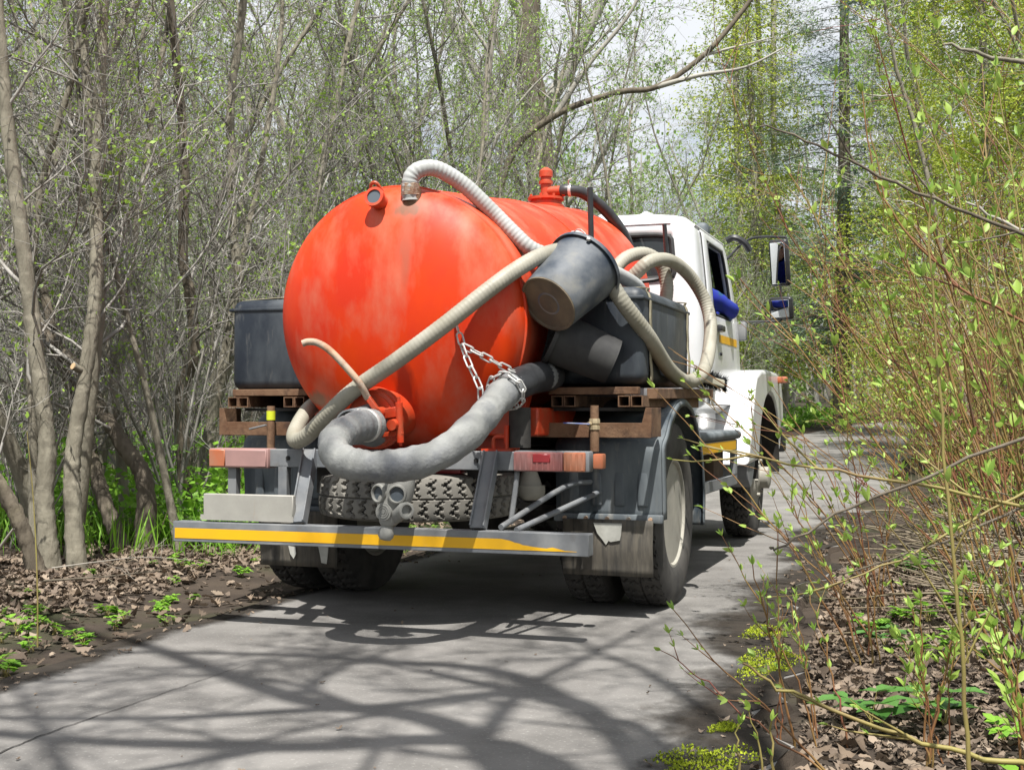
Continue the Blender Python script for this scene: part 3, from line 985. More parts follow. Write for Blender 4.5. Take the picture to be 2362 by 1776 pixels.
part('battery_box', MB().rbox((0.66, 1.75, 0.52), (0.96, 2.1, 0.76), 0.01, 2), 'rust_dark', truck)
part('fuel_tank', MB().rbox((-1.02, 0.8, 0.5), (-0.5, 1.9, 0.86), 0.04, 3), 'chassis', truck)
mb = MB()
A, B = [], []
for k in range(10):
    a = k / 9 * R(80)
    A.append((0.66, 2.95 - 0.32 * math.sin(a) + 0.0, 0.62 - 0.22 + 0.22 * math.cos(a) + 0.2)); B.append((1.02, A[-1][1], A[-1][2]))
mb.strip(A, B)
# ---- front fenders
def fender(sgn):
    prof = [(2.62, 0.60), (2.74, 0.78), (2.88, 1.0), (2.98, 1.17), (3.08, 1.255), (3.3, 1.295), (3.7, 1.31), (4.2, 1.30), (4.44, 1.24), (4.54, 1.10), (4.58, 0.92)]
    inn = []
    for k in range(15):
        a = R(-8 + k * 14)
        inn.append((3.77 + 0.60 * math.cos(a), 0.56 + 0.56 * math.sin(a)))
    poly = prof + [(4.42, 0.86)] + inn[1:-1] + [(3.10, 0.62)]
    mb = MB()
    mb.prism([(a, b) for a, b in poly], 'x', 0.60 * sgn, 1.045 * sgn)
    return mb
for sgn in (1, -1):
    fd = part('front_fender', fender(sgn), 'white_paint', truck, 0.035, seg=4)
    a, b = sorted((0.585 * sgn, 1.035 * sgn))
    # dark wheel-arch liner
    mb = MB(); A, B = [], []
    for k in range(15):
        an = R(-8 + k * 14)
        A.append((a, 3.77 + 0.595 * math.cos(an), 0.56 + 0.555 * math.sin(an))); B.append((b, A[-1][1], A[-1][2]))
    mb.strip(A, B)
    part('arch_liner', mb, 'chassis', fd, fixn=False)
    mb = MB(); mb.prism([(2.66, 0.60), (2.70, 0.50), (2.82, 0.44), (2.90, 0.46), (3.06, 0.62)], 'x', 0.72 * sgn, 1.03 * sgn)
    part('fender_flap', mb, 'grey_metal', fd, 0.006)
    mb = MB(); mb.rbox((min(1.02 * sgn, 1.12 * sgn), 4.2, 1.215), (max(1.02 * sgn, 1.12 * sgn), 4.28, 1.27), 0.012, 2)
    part('turn_lamp', mb, 'lamp_orange', fd)
# ---- bonnet, front bumper
mb = MB(); mb.rbox((-0.62, 3.35, 0.85), (0.62, 4.62, 1.42), 0.08, 4)
part('bonnet', mb, 'white_paint', truck)
mb = MB(); mb.rbox((-1.04, 4.66, 0.64), (1.04, 4.78, 0.86), 0.02, 2)
part('front_bumper', mb, 'black_steel', truck)

# ---- cab shell: horizontal rings, window openings left open
LEV = [0.97, 1.03, 1.30, 1.52, 1.65, 1.70, 1.85, 2.0, 2.14, 2.19, 2.24, 2.285, 2.308, 2.318]
HW = [0.80, 0.865, 0.875, 0.870, 0.860, 0.856, 0.846, 0.832, 0.818, 0.808, 0.780, 0.72, 0.62, 0.45]
RV = [1.82, 1.765, 1.75, 1.75, 1.752, 1.755, 1.765, 1.775, 1.785, 1.79, 1.815, 1.87, 1.97, 2.15]
FV = [3.42, 3.45, 3.46, 3.46, 3.44, 3.42, 3.36, 3.28, 3.20, 3.16, 3.10, 3.0, 2.88, 2.7]
RF = [-1, -0.97, -0.5, 0, 0.5, 0.97, 1]
SF = [0, 0.06, 0.12, 0.28, 0.5, 0.70, 0.82, 0.90, 1]
def ring(i):
    a, vr, vf, z = HW[i], RV[i], FV[i], LEV[i]
    r = 0.12 if i < 11 else 0.2
    P = []
    key = []
    def arc(cx, cy, a0):
        for k in range(1, 4):
            an = R(a0 + 22.5 * k)
            P.append((cx + r * math.cos(an), cy + r * math.sin(an), z)); key.append(('c', k))
    for t in RF:
        P.append((t * (a - r), vr, z)); key.append(('rear', t))
    arc(a - r, vr + r, -90)
    for t in SF:
        P.append((a, vr + r + t * (vf - vr - 2 * r), z)); key.append(('right', t))
    arc(a - r, vf - r, 0)
    for t in reversed(RF):
        P.append((t * (a - r), vf, z)); key.append(('front', t))
    arc(-(a - r), vf - r, 90)
    for t in reversed(SF):
        P.append((-a, vr + r + t * (vf - vr - 2 * r), z)); key.append(('left', t))
    arc(-(a - r), vr + r, 180)
    return P, key
rings = [ring(i) for i in range(len(LEV))]
keys = rings[0][1]
NP = len(keys)
WIN = {'rear': (RF[1], RF[5], 1.85, 2.14), 'right': (0.28, 0.82, 1.65, 2.14), 'left': (0.28, 0.82, 1.65, 2.14), 'front': (RF[1], RF[5], 1.70, 2.19)}
def in_win(k0, k1, z0, z1):
    for s_, (a, b, c, d) in WIN.items():
        if k0[0] == s_ and k1[0] == s_ and min(k0[1], k1[1]) >= a - 1e-6 and max(k0[1], k1[1]) <= b + 1e-6 and z0 >= c - 1e-6 and z1 <= d + 1e-6:
            return s_
    return None
mb = MB()
V_ = [p for r_ in rings for p in r_[0]]
F_, G_ = [], {k: [] for k in WIN}
for i in range(len(LEV) - 1):
    for k in range(NP):
        kk = (k + 1) % NP
        f = (i * NP + k, i * NP + kk, (i + 1) * NP + kk, (i + 1) * NP + k)
        s_ = in_win(keys[k], keys[kk], LEV[i], LEV[i + 1])
        (G_[s_] if s_ else F_).append(f)
F_.append(tuple(range((len(LEV) - 1) * NP, len(LEV) * NP)))
F_.append(tuple(reversed(range(NP))))
mb.add(V_, F_)
cab = part('cab', mb, ['white_paint', 'cab_inside'], truck, angle=50)
sm = cab.modifiers.new('solid', 'SOLIDIFY'); sm.thickness = 0.03; sm.offset = -1; sm.material_offset = 1
def ringpt(side, t, z, off=0.0):
    """a point on the cab skin, off metres outwards"""
    i = max(j for j in range(len(LEV)) if LEV[j] <= z + 1e-9)
    i = min(i, len(LEV) - 2)
    f = (z - LEV[i]) / (LEV[i + 1] - LEV[i])
    a = HW[i] + (HW[i + 1] - HW[i]) * f; vr = RV[i] + (RV[i + 1] - RV[i]) * f; vf = FV[i] + (FV[i + 1] - FV[i]) * f
    r = 0.12
    if side == 'rear':
        return Vector((t * (a - r), vr - off, z))
    if side == 'front':
        return Vector((t * (a - r), vf + off, z))
    sg = 1 if side == 'right' else -1
    return Vector((sg * (a + off), vr + r + t * (vf - vr - 2 * r), z))
def gasket(side, t0, t1, z0, z1, rad, off=0.004, mt='black_rubber', name='window_gasket', round_=0.16):
    P = []
    for a, b in ((t0, z0), (t1, z0), (t1, z1), (t0, z1)):
        P.append((a, b))
    loop = []
    n = 4
    for i in range(n):
        p0, p1, p2 = P[i - 1], P[i], P[(i + 1) % n]
        q0 = (p1[0] + (p0[0] - p1[0]) * round_, p1[1] + (p0[1] - p1[1]) * round_)
        q2 = (p1[0] + (p2[0] - p1[0]) * round_, p1[1] + (p2[1] - p1[1]) * round_)
        for k in range(5):
            s = k / 4
            loop.append(((1 - s) ** 2 * q0[0] + 2 * s * (1 - s) * p1[0] + s * s * q2[0], (1 - s) ** 2 * q0[1] + 2 * s * (1 - s) * p1[1] + s * s * q2[1]))
        q3 = (p1[0] + (p2[0] - p1[0]) * 0.5, p1[1] + (p2[1] - p1[1]) * 0.5)
        loop.append(q3)
    loop.append(loop[0])
    return part(name, MB().tube([ringpt(side, a, b, off) for a, b in loop], rad, 8, caps=False), mt, cab)
for s_ in ('rear', 'front', 'left'):
    g = MB().add([Vector(q) for q in V_], G_[s_])
    used = sorted({i for f in G_[s_] for i in f})
    re_ = {o: n for n, o in enumerate(used)}
    g = MB().add([V_[i] for i in used], [tuple(re_[i] for i in f) for f in G_[s_]])
    part('window_pane', g, 'window_glass', cab, fixn=False)
gasket('rear', WIN['rear'][0], WIN['rear'][1], 1.85, 2.14, 0.017, round_=0.12)
gasket('right', 0.28, 0.82, 1.65, 2.14, 0.010)
gasket('left', 0.28, 0.82, 1.65, 2.14, 0.010)
# door skin, set proud of the body
mb = MB()
T = [0.15, 0.27, 0.5, 0.7, 0.83, 0.93]
Z = [1.03, 1.3, 1.52, 1.64, 1.72, 1.85, 2.0, 2.15, 2.205]
vsD, fsD = [], []
for z in Z:
    for t in T:
        vsD.append(ringpt('right', t, z, 0.014))
for i in range(len(Z) - 1):
    for k in range(len(T) - 1):
        if 3 <= i <= 6 and 1 <= k <= 3:
            continue
        fsD.append((i * 6 + k, i * 6 + k + 1, (i + 1) * 6 + k + 1, (i + 1) * 6 + k))
door = part('door', MB().add(vsD, fsD), 'white_paint', cab, fixn=False)
sm = door.modifiers.new('solid', 'SOLIDIFY'); sm.thickness = 0.012; sm.offset = -1
bv = door.modifiers.new('bevel', 'BEVEL'); bv.width = 0.005; bv.segments = 2
gasket('right', 0.15, 0.93, 1.03, 2.205, 0.0055, 0.003, name='door_seam', round_=0.04)
mb = MB(); mb.rbox((0.885, 2.25, 1.53), (0.925, 2.42, 1.575), 0.01, 2)
part('door_handle', mb, 'black_steel', door)
A = [ringpt('right', 0.35 + 0.5 * k / 5, 1.515, 0.0165) for k in range(6)]
B = [ringpt('right', 0.35 + 0.5 * k / 5, 1.46, 0.0165) for k in range(6)]
part('reflective_strip', MB().strip(A, B), 'yellow_tape', door, fixn=False)
mb = MB(); mb.cyl((0.88, 2.42, 1.38), (0.9, 2.42, 1.38), 0.012, n=10)
part('door_lock', mb, 'black_steel', door)
# roof gutter and ribs
gut = []
for t in (0.0, 0.3, 0.6, 0.9, 1.0):
    gut.append(ringpt('right', t, 2.215, 0.006))
part('roof_gutter', MB().tube(gut, 0.010, 8, 3), 'white_paint', cab)
part('roof_gutter', MB().tube([ringpt('rear', t, 2.215, 0.006) for t in (-1, -0.5, 0, 0.5, 1)], 0.007, 8, 2), 'white_paint', cab)
for u in (-0.45, -0.15, 0.15, 0.45):
    part('roof_rib', MB().tube([(u, 1.95, 2.28), (u, 2.1, 2.31), (u, 2.5, 2.318), (u, 2.8, 2.31)], 0.035, 8, 3), 'white_paint', cab)
# white rocker under the door
mb = MB(); mb.rbox((0.62, 1.80, 0.84), (0.80, 2.75, 1.0), 0.04, 3)
part('door_sill', mb, 'white_paint', cab)
# seats and bulkhead inside
mb = MB()
for u in (-0.42, 0.42):
    mb.rbox((u - 0.25, 1.95, 1.15), (u + 0.25, 2.12, 1.80), 0.05, 3); mb.rbox((u - 0.25, 2.0, 1.05), (u + 0.25, 2.55, 1.2), 0.04, 2)
part('seat', mb, 'cab_inside', cab)
part('dashboard', MB().rbox((-0.8, 3.1, 1.25), (0.8, 3.4, 1.62), 0.05, 2), 'cab_inside', cab)
# ---- mirrors
mir = part('mirror_arm', MB().tube([ringpt('right', 1.0, 2.12, 0.0), (0.95, 3.35, 2.295), (1.19, 3.36, 2.30), (1.225, 3.36, 2.28), (1.23, 3.36, 2.20)], 0.010, 8, 6), 'black_steel', truck)
part('arm_bracket', MB().tube([(0.80, 3.2, 2.27), (0.86, 3.2, 2.29), (0.93, 3.22, 2.25), (0.97, 3.24, 2.19)], lambda t: 0.026, 8, 5), 'black_steel', mir)
PHI = Matrix.Rotation(R(-15), 3, 'Z') @ Matrix.Rotation(R(9), 3, 'X')
def mirror_box(cx, z0, z1, hw):
    c = Vector((cx, 3.375, (z0 + z1) / 2)); hz_ = (z1 - z0) / 2
    part('mirror_housing', MB().rbox(c - Vector((hw, 0.028, hz_)), c + Vector((hw, 0.028, hz_)), 0.025, 3, PHI), 'black_steel', mir)
    g = c + PHI @ Vector((0, -0.031, 0))
    part('mirror_glass', MB().rbox(g - Vector((hw - 0.02, 0.004, hz_ - 0.022)), g + Vector((hw - 0.02, 0.004, hz_ - 0.022)), 0.002, 1, PHI), 'mirror', mir)
mirror_box(1.173, 1.93, 2.285, 0.077)
mirror_box(1.185, 1.675, 1.85, 0.092)
part('mirror_stem', MB().cyl((1.18, 3.37, 1.93), (1.18, 3.37, 1.85), 0.008, n=8), 'black_steel', mir)
part('mirror_arm', MB().tube([(0.86, 3.36, 1.665), (1.10, 3.37, 1.665), (1.17, 3.37, 1.668), (1.19, 3.37, 1.69)], 0.009, 8, 4), 'black_steel', truck)
part('arm_hinge', MB().rbox((0.855, 3.28, 1.52), (0.93, 3.36, 1.66), 0.012, 2), 'grey_metal', truck)
part('roof_lamp', MB().rbox((0.60, 2.95, 2.28), (0.70, 3.1, 2.385), 0.035, 3), 'guard_plastic', truck)
part('roof_lamp', MB().rbox((-0.70, 2.95, 2.28), (-0.60, 3.1, 2.385), 0.035, 3), 'guard_plastic', truck)
# ---- hose hooks
part('hose_post', MB().tube([(0.715, -0.32, 1.5), (0.718, -0.30, 1.8), (0.712, -0.30, 2.10)], 0.015, 8, 3), 'black_steel', truck)
part('hose_hook', MB().tube([(0.55, 0.60, 1.71), (0.70, 0.66, 1.72), (0.83, 0.70, 1.735), (0.875, 0.70, 1.76), (0.885, 0.70, 1.82), (0.88, 0.69, 1.95), (0.875, 0.68, 2.045)], 0.013, 8, 5), 'black_steel', truck)

# ------------------------------------------------------------------ things carried by the truck
# black suction line from the relief valve to the cab
hz = troot('air_hose', 'black rubber air hose curving from red top valve down behind cab', 'hose', (0.13, 1.22, 2.365))
part('hose_body', MB().tube([(0.10, 1.22, 2.365), (0.14, 1.22, 2.366), (0.22, 1.28, 2.355), (0.31, 1.38, 2.285), (0.39, 1.48, 2.18), (0.44, 1.57, 2.06), (0.46, 1.62, 1.9), (0.46, 1.64, 1.6)], 0.036, 16, 10), 'hose_black', hz)
part('hose_clamp', MB().lathe([(0.040, -0.008), (0.042, 0), (0.040, 0.010)], (0.155, 1.225, 2.366), (1, 0.1, 0), 20), 'chain_steel', hz)
part('wire_twist', MB().tube([(0.155, 1.2, 2.40), (0.16, 1.18, 2.42), (0.18, 1.19, 2.435)], 0.004, 5, 3), 'chain_steel', hz)

# grey ribbed hose from the top stub over the tank
ha = troot('ribbed_hose', 'pale grey ribbed hose arching from the stub on top of the tank', 'hose', (0.112, -1.15, 1.95))
ptsA = [(0.110, -1.152, 1.935), (0.108, -1.156, 1.99), (0.118, -1.155, 2.045), (0.155, -1.135, 2.078), (0.215, -1.085, 2.082), (0.305, -1.0, 2.022), (0.411, -0.92, 1.909), (0.51, -0.88, 1.802), (0.59, -0.84, 1.728), (0.68, -0.72, 1.70), (0.76, -0.5, 1.69), (0.83, -0.2, 1.67), (0.86, 0.1, 1.63), (0.80, 0.35, 1.60)]
part('hose_body', MB().tube(ptsA, 0.037, 18, 34, corr=(0.021, 0.022)), 'hose_grey', ha)
part('wire_binding', MB().tube([(0.109 + 0.041 * math.cos(a * 0.9), -1.153 + 0.041 * math.sin(a * 0.9), 1.955 + 0.055 * a / 60) for a in range(60)], 0.0035, 5), 'rust_tube', ha)

# beige ribbed hose across the tank end and round the side tank
hb = troot('ribbed_hose', 'long beige ribbed hose slung diagonally across the tank and looped round the side tank', 'hose', (-0.5, -1.1, 0.85))
ptsB = [(-0.50, -0.72, 1.06), (-0.515, -0.90, 1.01), (-0.505, -1.03, 0.945), (-0.487, -1.13, 0.878), (-0.44, -1.20, 0.848), (-0.36, -1.25, 0.87), (-0.256, -1.285, 0.949), (-0.088, -1.33, 1.072), (0.131, -1.345, 1.205), (0.339, -1.30, 1.36), (0.505, -1.20, 1.515), (0.605, -1.08, 1.62), (0.68, -0.95, 1.69), (0.75, -0.80, 1.725), (0.83, -0.74, 1.70), (0.93, -0.76, 1.58), (1.0, -0.74, 1.47),
        (1.075, -0.60, 1.335), (1.105, -0.32, 1.20), (1.12, -0.02, 1.14), (1.135, 0.18, 1.145), (1.145, 0.42, 1.20), (1.135, 0.65, 1.34), (1.115, 0.78, 1.50), (1.07, 0.80, 1.64), (1.0, 0.70, 1.765), (0.94, 0.5, 1.815), (0.88, 0.30, 1.79), (0.80, 0.28, 1.72), (0.70, 0.35, 1.65)]
part('hose_body', MB().tube(ptsB, 0.037, 16, 40, corr=(0.019, 0.018)), 'hose_ribbed', hb)
hc = troot('ribbed_hose', 'short beige ribbed hose loop humped between the orange tank and the cab window', 'hose', (0.75, 0.5, 1.6))
part('hose_body', MB().tube([(0.62, 0.20, 1.63), (0.66, 0.30, 1.73), (0.72, 0.42, 1.83), (0.80, 0.52, 1.86), (0.87, 0.60, 1.81), (0.90, 0.62, 1.70), (0.90, 0.60, 1.6), (0.88, 0.58, 1.4)], 0.037, 16, 34, corr=(0.019, 0.018)), 'hose_ribbed', hc)
hd = troot('ribbed_hose', 'stub of pale hose poking up behind the big bucket', 'hose', (0.72, -0.55, 1.6))
part('hose_body', MB().tube([(0.70, -0.50, 1.60), (0.70, -0.55, 1.74), (0.715, -0.60, 1.80), (0.75, -0.64, 1.80), (0.80, -0.62, 1.74)], 0.034, 14, 12, corr=(0.015, 0.02)), 'hose_grey', hd)

# thick canvas suction hose at the tail
hs = troot('suction_hose', 'thick grey canvas suction hose sagging in a loop from the rear valve', 'hose', (0.3, -1.75, 0.75))
ptsS = [(0.03, -1.37, 0.925), (0.01, -1.50, 0.917), (-0.005, -1.62, 0.885), (0.006, -1.70, 0.835), (0.06, -1.755, 0.79), (0.15, -1.78, 0.767), (0.28, -1.77, 0.762), (0.415, -1.70, 0.787), (0.50, -1.58, 0.85), (0.545, -1.42, 0.941), (0.56, -1.25, 1.03), (0.58, -1.10, 1.093), (0.605, -0.95, 1.127), (0.64, -0.75, 1.15)]
rng = random.Random(3)
part('hose_body', MB().tube(ptsS, lambda t: 0.066 + 0.0025 * math.sin(t * 41) + 0.0022 * math.sin(t * 97 + 1) + 0.0016 * math.sin(t * 233) * (0.6 + 0.4 * math.sin(t * 17)), 24, 30), 'hose_canvas', hs)
part('hose_cuff', MB().tube([(0.575, -1.12, 1.086), (0.605, -0.95, 1.127), (0.64, -0.72, 1.152)], 0.072, 22, 6), 'hose_black', hs)
part('hose_clamp', MB().lathe([(0.070, -0.012), (0.073, -0.008), (0.073, 0.008), (0.070, 0.012)], (0.022, -1.42, 0.922), (-0.14, -0.98, -0.06), 26), 'chain_steel', hs)
for k in range(4):
    part('clamp_screw', MB().cyl((-0.055 + 0.02 * k, -1.435, 0.985 + 0.004 * k - 0.012 * abs(k - 1.5)), (-0.040 + 0.02 * k, -1.438, 0.985 - 0.012 * abs(k - 1.5)), 0.008, n=7), 'chain_steel', hs)

# steel chain that holds the suction hose
ch = troot('chain', 'galvanised steel chain hanging on the tank and looped round the grey suction hose', 'chain', (0.40, -1.22, 1.37))
lk = MB()
L_ = 0.030
pl = []
for k in range(24):
    a = 2 * math.pi * k / 24
    pl.append((0.013 * math.cos(a), 0, 0.013 * math.sin(a) + (L_ - 0.013) * (1 if math.sin(a) >= 0 else -1)))
lk.tube(pl + [pl[0]], 0.0042, 6, caps=False)
link_me = lk.mesh('chain_link', 'chain_steel')
def chain_run(pts, pitch=0.045):
    P = catmull(pts, 20)
    L = [0]
    for a, b in zip(P, P[1:]):
        L.append(L[-1] + (b - a).length)
    n = max(2, int(L[-1] / pitch))
    def at(s):
        for i in range(len(P) - 1):
            if L[i + 1] >= s:
                return P[i].lerp(P[i + 1], (s - L[i]) / max(1e-6, L[i + 1] - L[i]))
        return P[-1]
    for k in range(n):
        a, b = at(L[-1] * k / n), at(L[-1] * (k + 1) / n)
        d = (b - a).normalized()
        o = link('chain_link', link_me, ch)
        o.location = (a + b) / 2 - ORG[ch.name]
        q = d.to_track_quat('Z', 'Y')
        o.rotation_mode = 'QUATERNION'
        o.rotation_quaternion = q @ Quaternion((0, 0, 1), R(25 if k % 2 else 115))
chain_run([(0.345, -1.20, 1.385), (0.375, -1.225, 1.325), (0.395, -1.24, 1.27)])
chain_run([(0.395, -1.24, 1.27), (0.43, -1.25, 1.19), (0.485, -1.26, 1.09), (0.49, -1.26, 1.03)])
chain_run([(0.395, -1.24, 1.27), (0.48, -1.20, 1.225), (0.56, -1.14, 1.175), (0.61, -1.10, 1.15)])
ring_ = []
cdir = Vector((0.02, 0.15, 0.08)).normalized()
cx_, cy_ = perp(cdir)
for k in range(15):
    a = 2 * math.pi * k / 14
    ring_.append(Vector((0.572, -1.16, 1.073)) + cx_ * 0.083 * math.cos(a) + cy_ * 0.083 * math.sin(a))
chain_run(ring_)

# buckets
def bucket(name, label, base, c0, c1, r0, r1, handle=True, rot=0.0, mt=('bucket', 'bucket_base')):
    b = troot(name, label, 'bucket', base, None)
    c0, c1 = Vector(c0), Vector(c1)
    ax = c1 - c0
    L = ax.length
    ax.normalize()
    t = 0.006
    part('bucket_wall', MB().lathe([(r0, 0), (r0 + (r1 - r0) * 0.5, L * 0.5), (r1, L), (r1 + 0.01, L), (r1 + 0.01, L - 0.016), (r1 + 0.013, L - 0.016), (r1 + 0.013, L + 0.004), (r1 - t, L + 0.004), (r0 - t, 0.012)], c0, ax, 40), mt[0], b, angle=45)
    part('bucket_floor', MB().lathe([(0.0, -0.001), (r0 * 0.34, -0.001), (r0 * 0.35, 0.003), (r0 * 0.40, 0.003), (r0 * 0.41, 0.0), (r0 * 0.90, -0.002), (r0 * 0.92, -0.008), (r0 * 0.995, -0.008), (r0 * 0.995, 0.004), (0, 0.006)], c0, ax, 40), mt[1], b)
    x, y = perp(ax)
    if handle:
        h = []
        for k in range(13):
            a = math.pi * k / 12
            h.append(c1 - ax * 0.02 + (x * math.cos(rot) + y * math.sin(rot)) * ((r1 + 0.012) * math.cos(a)) + ((y * math.cos(rot) - x * math.sin(rot)) * 0.75 + ax * 0.62) * ((r1 + 0.02) * math.sin(a)))
        part('bucket_handle', MB().tube(h, 0.003, 6), 'chain_steel', b)
        for sg in (-1, 1):
            e = c1 - ax * 0.02 + (x * math.cos(rot) + y * math.sin(rot)) * (sg * (r1 + 0.012))
            part('handle_ear', MB().ball(e, 0.011, 8), 'chain_steel', b)
    return b
bucket('bucket', 'large dusty blue-grey bucket hung upside down beside the orange tank', (0.75, -1.0, 1.5), (0.722, -1.02, 1.462), (0.825, -0.79, 1.645), 0.140, 0.172, True, 2.2)
bucket('bucket', 'smaller dark bucket lying sideways under the large bucket', (0.72, -0.88, 1.3), (0.925, -0.70, 1.215), (0.675, -0.80, 1.33), 0.108, 0.125, False, mt=('black_rubber', 'black_rubber'))

# gas mask strung under the hose
gm = troot('gas_mask', 'grey rubber gas mask hanging below the suction hose in front of the spare tyre', 'gas mask', (0.19, -1.44, 0.5))
gx, gz = 0.165, 0.60
secs = [  # centre u, z, half width, half depth, y centre
    (0.178, 0.735, 0.078, 0.05, -1.44), (0.178, 0.70, 0.082, 0.055, -1.445), (0.176, 0.655, 0.082, 0.062, -1.45), (0.172, 0.61, 0.078, 0.065, -1.455),
    (0.166, 0.575, 0.066, 0.062, -1.462), (0.160, 0.545, 0.052, 0.055, -1.47), (0.156, 0.515, 0.040, 0.045, -1.475), (0.154, 0.492, 0.031, 0.034, -1.478)]
vs_, fs_ = [], []
for (a, z, hw, hd, yc) in secs:
    for k in range(20):
        t = 2 * math.pi * k / 20
        vs_.append((a + hw * math.copysign(abs(math.cos(t)) ** 0.8, math.cos(t)), yc + hd * math.copysign(abs(math.sin(t)) ** 0.85, math.sin(t)), z))
for i in range(len(secs) - 1):
    for k in range(20):
        kk = (k + 1) % 20
        fs_.append((i * 20 + k, i * 20 + kk, (i + 1) * 20 + kk, (i + 1) * 20 + k))
fs_ += [tuple(range(20)), tuple(reversed(range(7 * 20, 160)))]
mk = part('face_piece', MB().add(vs_, fs_), 'rubber_grey', gm, angle=70)
ss = mk.modifiers.new('sub', 'SUBSURF'); ss.levels = 1; ss.render_levels = 2
for u, y, tilt in ((0.125, -1.495, -0.42), (0.212, -1.512, 0.12)):
    ax = Vector((tilt, -1, 0.0)).normalized()
    ey = part('eye_ring', MB().lathe([(0.030, 0.0), (0.041, 0.004), (0.043, 0.012), (0.040, 0.020), (0.034, 0.022), (0.031, 0.016), (0.031, 0.0)], (u, y, 0.635), ax, 28), 'rubber_grey', gm)
    part('eye_lens', MB().lathe([(0, 0.006), (0.032, 0.006), (0.032, 0.010), (0, 0.011)], (u, y, 0.635), ax, 24), 'port_glass', ey)
ax = Vector((-0.1, -1, 0.02)).normalized()
vd = MB().lathe([(0.0, 0.020), (0.010, 0.020), (0.012, 0.017), (0.015, 0.020), (0.019, 0.020), (0.021, 0.017), (0.024, 0.020), (0.028, 0.020), (0.030, 0.016), (0.037, 0.016), (0.039, 0.010), (0.038, -0.01), (0, -0.01)], (0.152, -1.51, 0.560), ax, 28)
part('valve_disc', vd, 'rubber_grey', gm)
part('filter_duct', MB().tube([(0.185, -1.48, 0.535), (0.215, -1.50, 0.553), (0.243, -1.515, 0.568)], lambda t: 0.030 + 0.004 * t, 14, 4), 'rubber_grey', gm)
part('filter_port', MB().lathe([(0.030, 0), (0.036, 0.002), (0.036, 0.024), (0.032, 0.026), (0.025, 0.026), (0.025, 0.008), (0, 0.008)], (0.240, -1.515, 0.566), (0.8, -0.55, 0.08), 24), 'rubber_grey', gm)
part('exhale_cap', MB().lathe([(0, -0.045), (0.022, -0.042), (0.033, -0.028), (0.034, -0.010), (0.029, 0.0), (0.026, 0.016), (0, 0.018)], (0.150, -1.488, 0.480), (0.10, 0.25, 1), 24), 'rubber_grey', gm)
part('head_strap', MB().tube([(0.17, -1.44, 0.72), (0.175, -1.50, 0.79), (0.18, -1.60, 0.80), (0.185, -1.68, 0.79)], 0.008, 6, 4), 'rubber_grey', gm)

# brush stuck beside the platform
br = troot('broom', 'black bristled broom with cream block sticking out between side tank and cab', 'broom', (1.1, 0.85, 1.1))
bd = Vector((0.20, 0.34, -0.065)).normalized()
b0 = Vector((1.06, 0.70, 1.175))
part('broom_handle', MB().tube([b0 - bd * 0.75, b0 + bd * 0.03], 0.012, 8), 'rust_tube', br)
part('broom_block', MB().bar(b0, b0 + bd * 0.22, 0.03, 0.045), 'brush_block', br, 0.008)
mbb = MB()
rng = random.Random(8)
for k in range(1100):
    t = rng.uniform(-0.02, 0.30)
    o = b0 + bd * min(t, 0.22) + Vector((rng.uniform(-0.012, 0.0), 0, rng.uniform(-0.02, 0.025)))
    side = Vector((rng.uniform(-0.5, 0.3), rng.uniform(-0.2, 0.3), rng.choice((-1, 1)) * rng.uniform(0.5, 1)))
    d = (side + bd * (1.2 if t > 0.2 else 0.35)).normalized() * rng.uniform(0.035, 0.065)
    x, y = perp(d.normalized())
    mbb.add([o - x * 0.005, o + x * 0.005, o + d], [(0, 1, 2)])
part('bristles', mbb, 'bristle', br, fixn=False)

# person at the right-hand window
pr = troot('person', 'person in a blue jacket leaning an elbow out of the cab window', 'person', (0.55, 2.45, 1.2))
def skin_obj(name, pts, edges, rad, mt, parent, root=0, lev=2):
    me = bpy.data.meshes.new(name)
    o0 = ORG[parent.name]
    me.from_pydata([Vector(q) - o0 for q in pts], edges, [])
    o = link(name, me, parent)
    ORG[o.name] = o0
    me.materials.append(MATS[mt])
    md = o.modifiers.new('skin', 'SKIN')
    md.use_smooth_shade = True
    for i, r in enumerate(rad):
        me.skin_vertices[0].data[i].radius = (r, r) if not isinstance(r, tuple) else r
        me.skin_vertices[0].data[i].use_root = (i == root)
    sb = o.modifiers.new('sub', 'SUBSURF'); sb.levels = lev; sb.render_levels = lev
    return o
pts = [(0.46, 2.35, 1.22), (0.46, 2.33, 1.45), (0.46, 2.34, 1.68), (0.46, 2.36, 1.80), (0.46, 2.40, 1.90),
       (0.64, 2.42, 1.84), (0.79, 2.58, 1.79), (0.915, 2.80, 1.705), (0.80, 3.0, 1.69), (0.68, 3.08, 1.69),
       (0.29, 2.40, 1.785), (0.22, 2.5, 1.55), (0.30, 2.7, 1.45), (0.42, 2.7, 1.24), (0.44, 2.95, 1.22), (0.44, 3.0, 1.02)]
edg = [(0, 1), (1, 2), (2, 3), (3, 4), (3, 5), (5, 6), (6, 7), (7, 8), (8, 9), (3, 10), (10, 11), (11, 12), (0, 13), (13, 14), (14, 15)]
wr = bpy.data.textures.new('wrinkle', 'CLOUDS')
wr.noise_scale = 0.05
body = skin_obj('body', pts, edg, [0.16, 0.15, 0.16, 0.12, 0.06, 0.088, 0.076, 0.060, 0.046, 0.04, 0.085, 0.065, 0.05, 0.10, 0.08, 0.06], 'jacket_blue', pr)
dm = body.modifiers.new('wrinkle', 'DISPLACE'); dm.texture = wr; dm.strength = 0.03; dm.mid_level = 0.5
part('head', MB().ball((0.46, 2.43, 2.02), 0.085, 16, (0.9, 1.08, 1.3)), 'skin', pr)
part('nose', MB().ball((0.46, 2.525, 2.01), 0.018, 8, (0.8, 1.2, 1.3)), 'skin', pr)
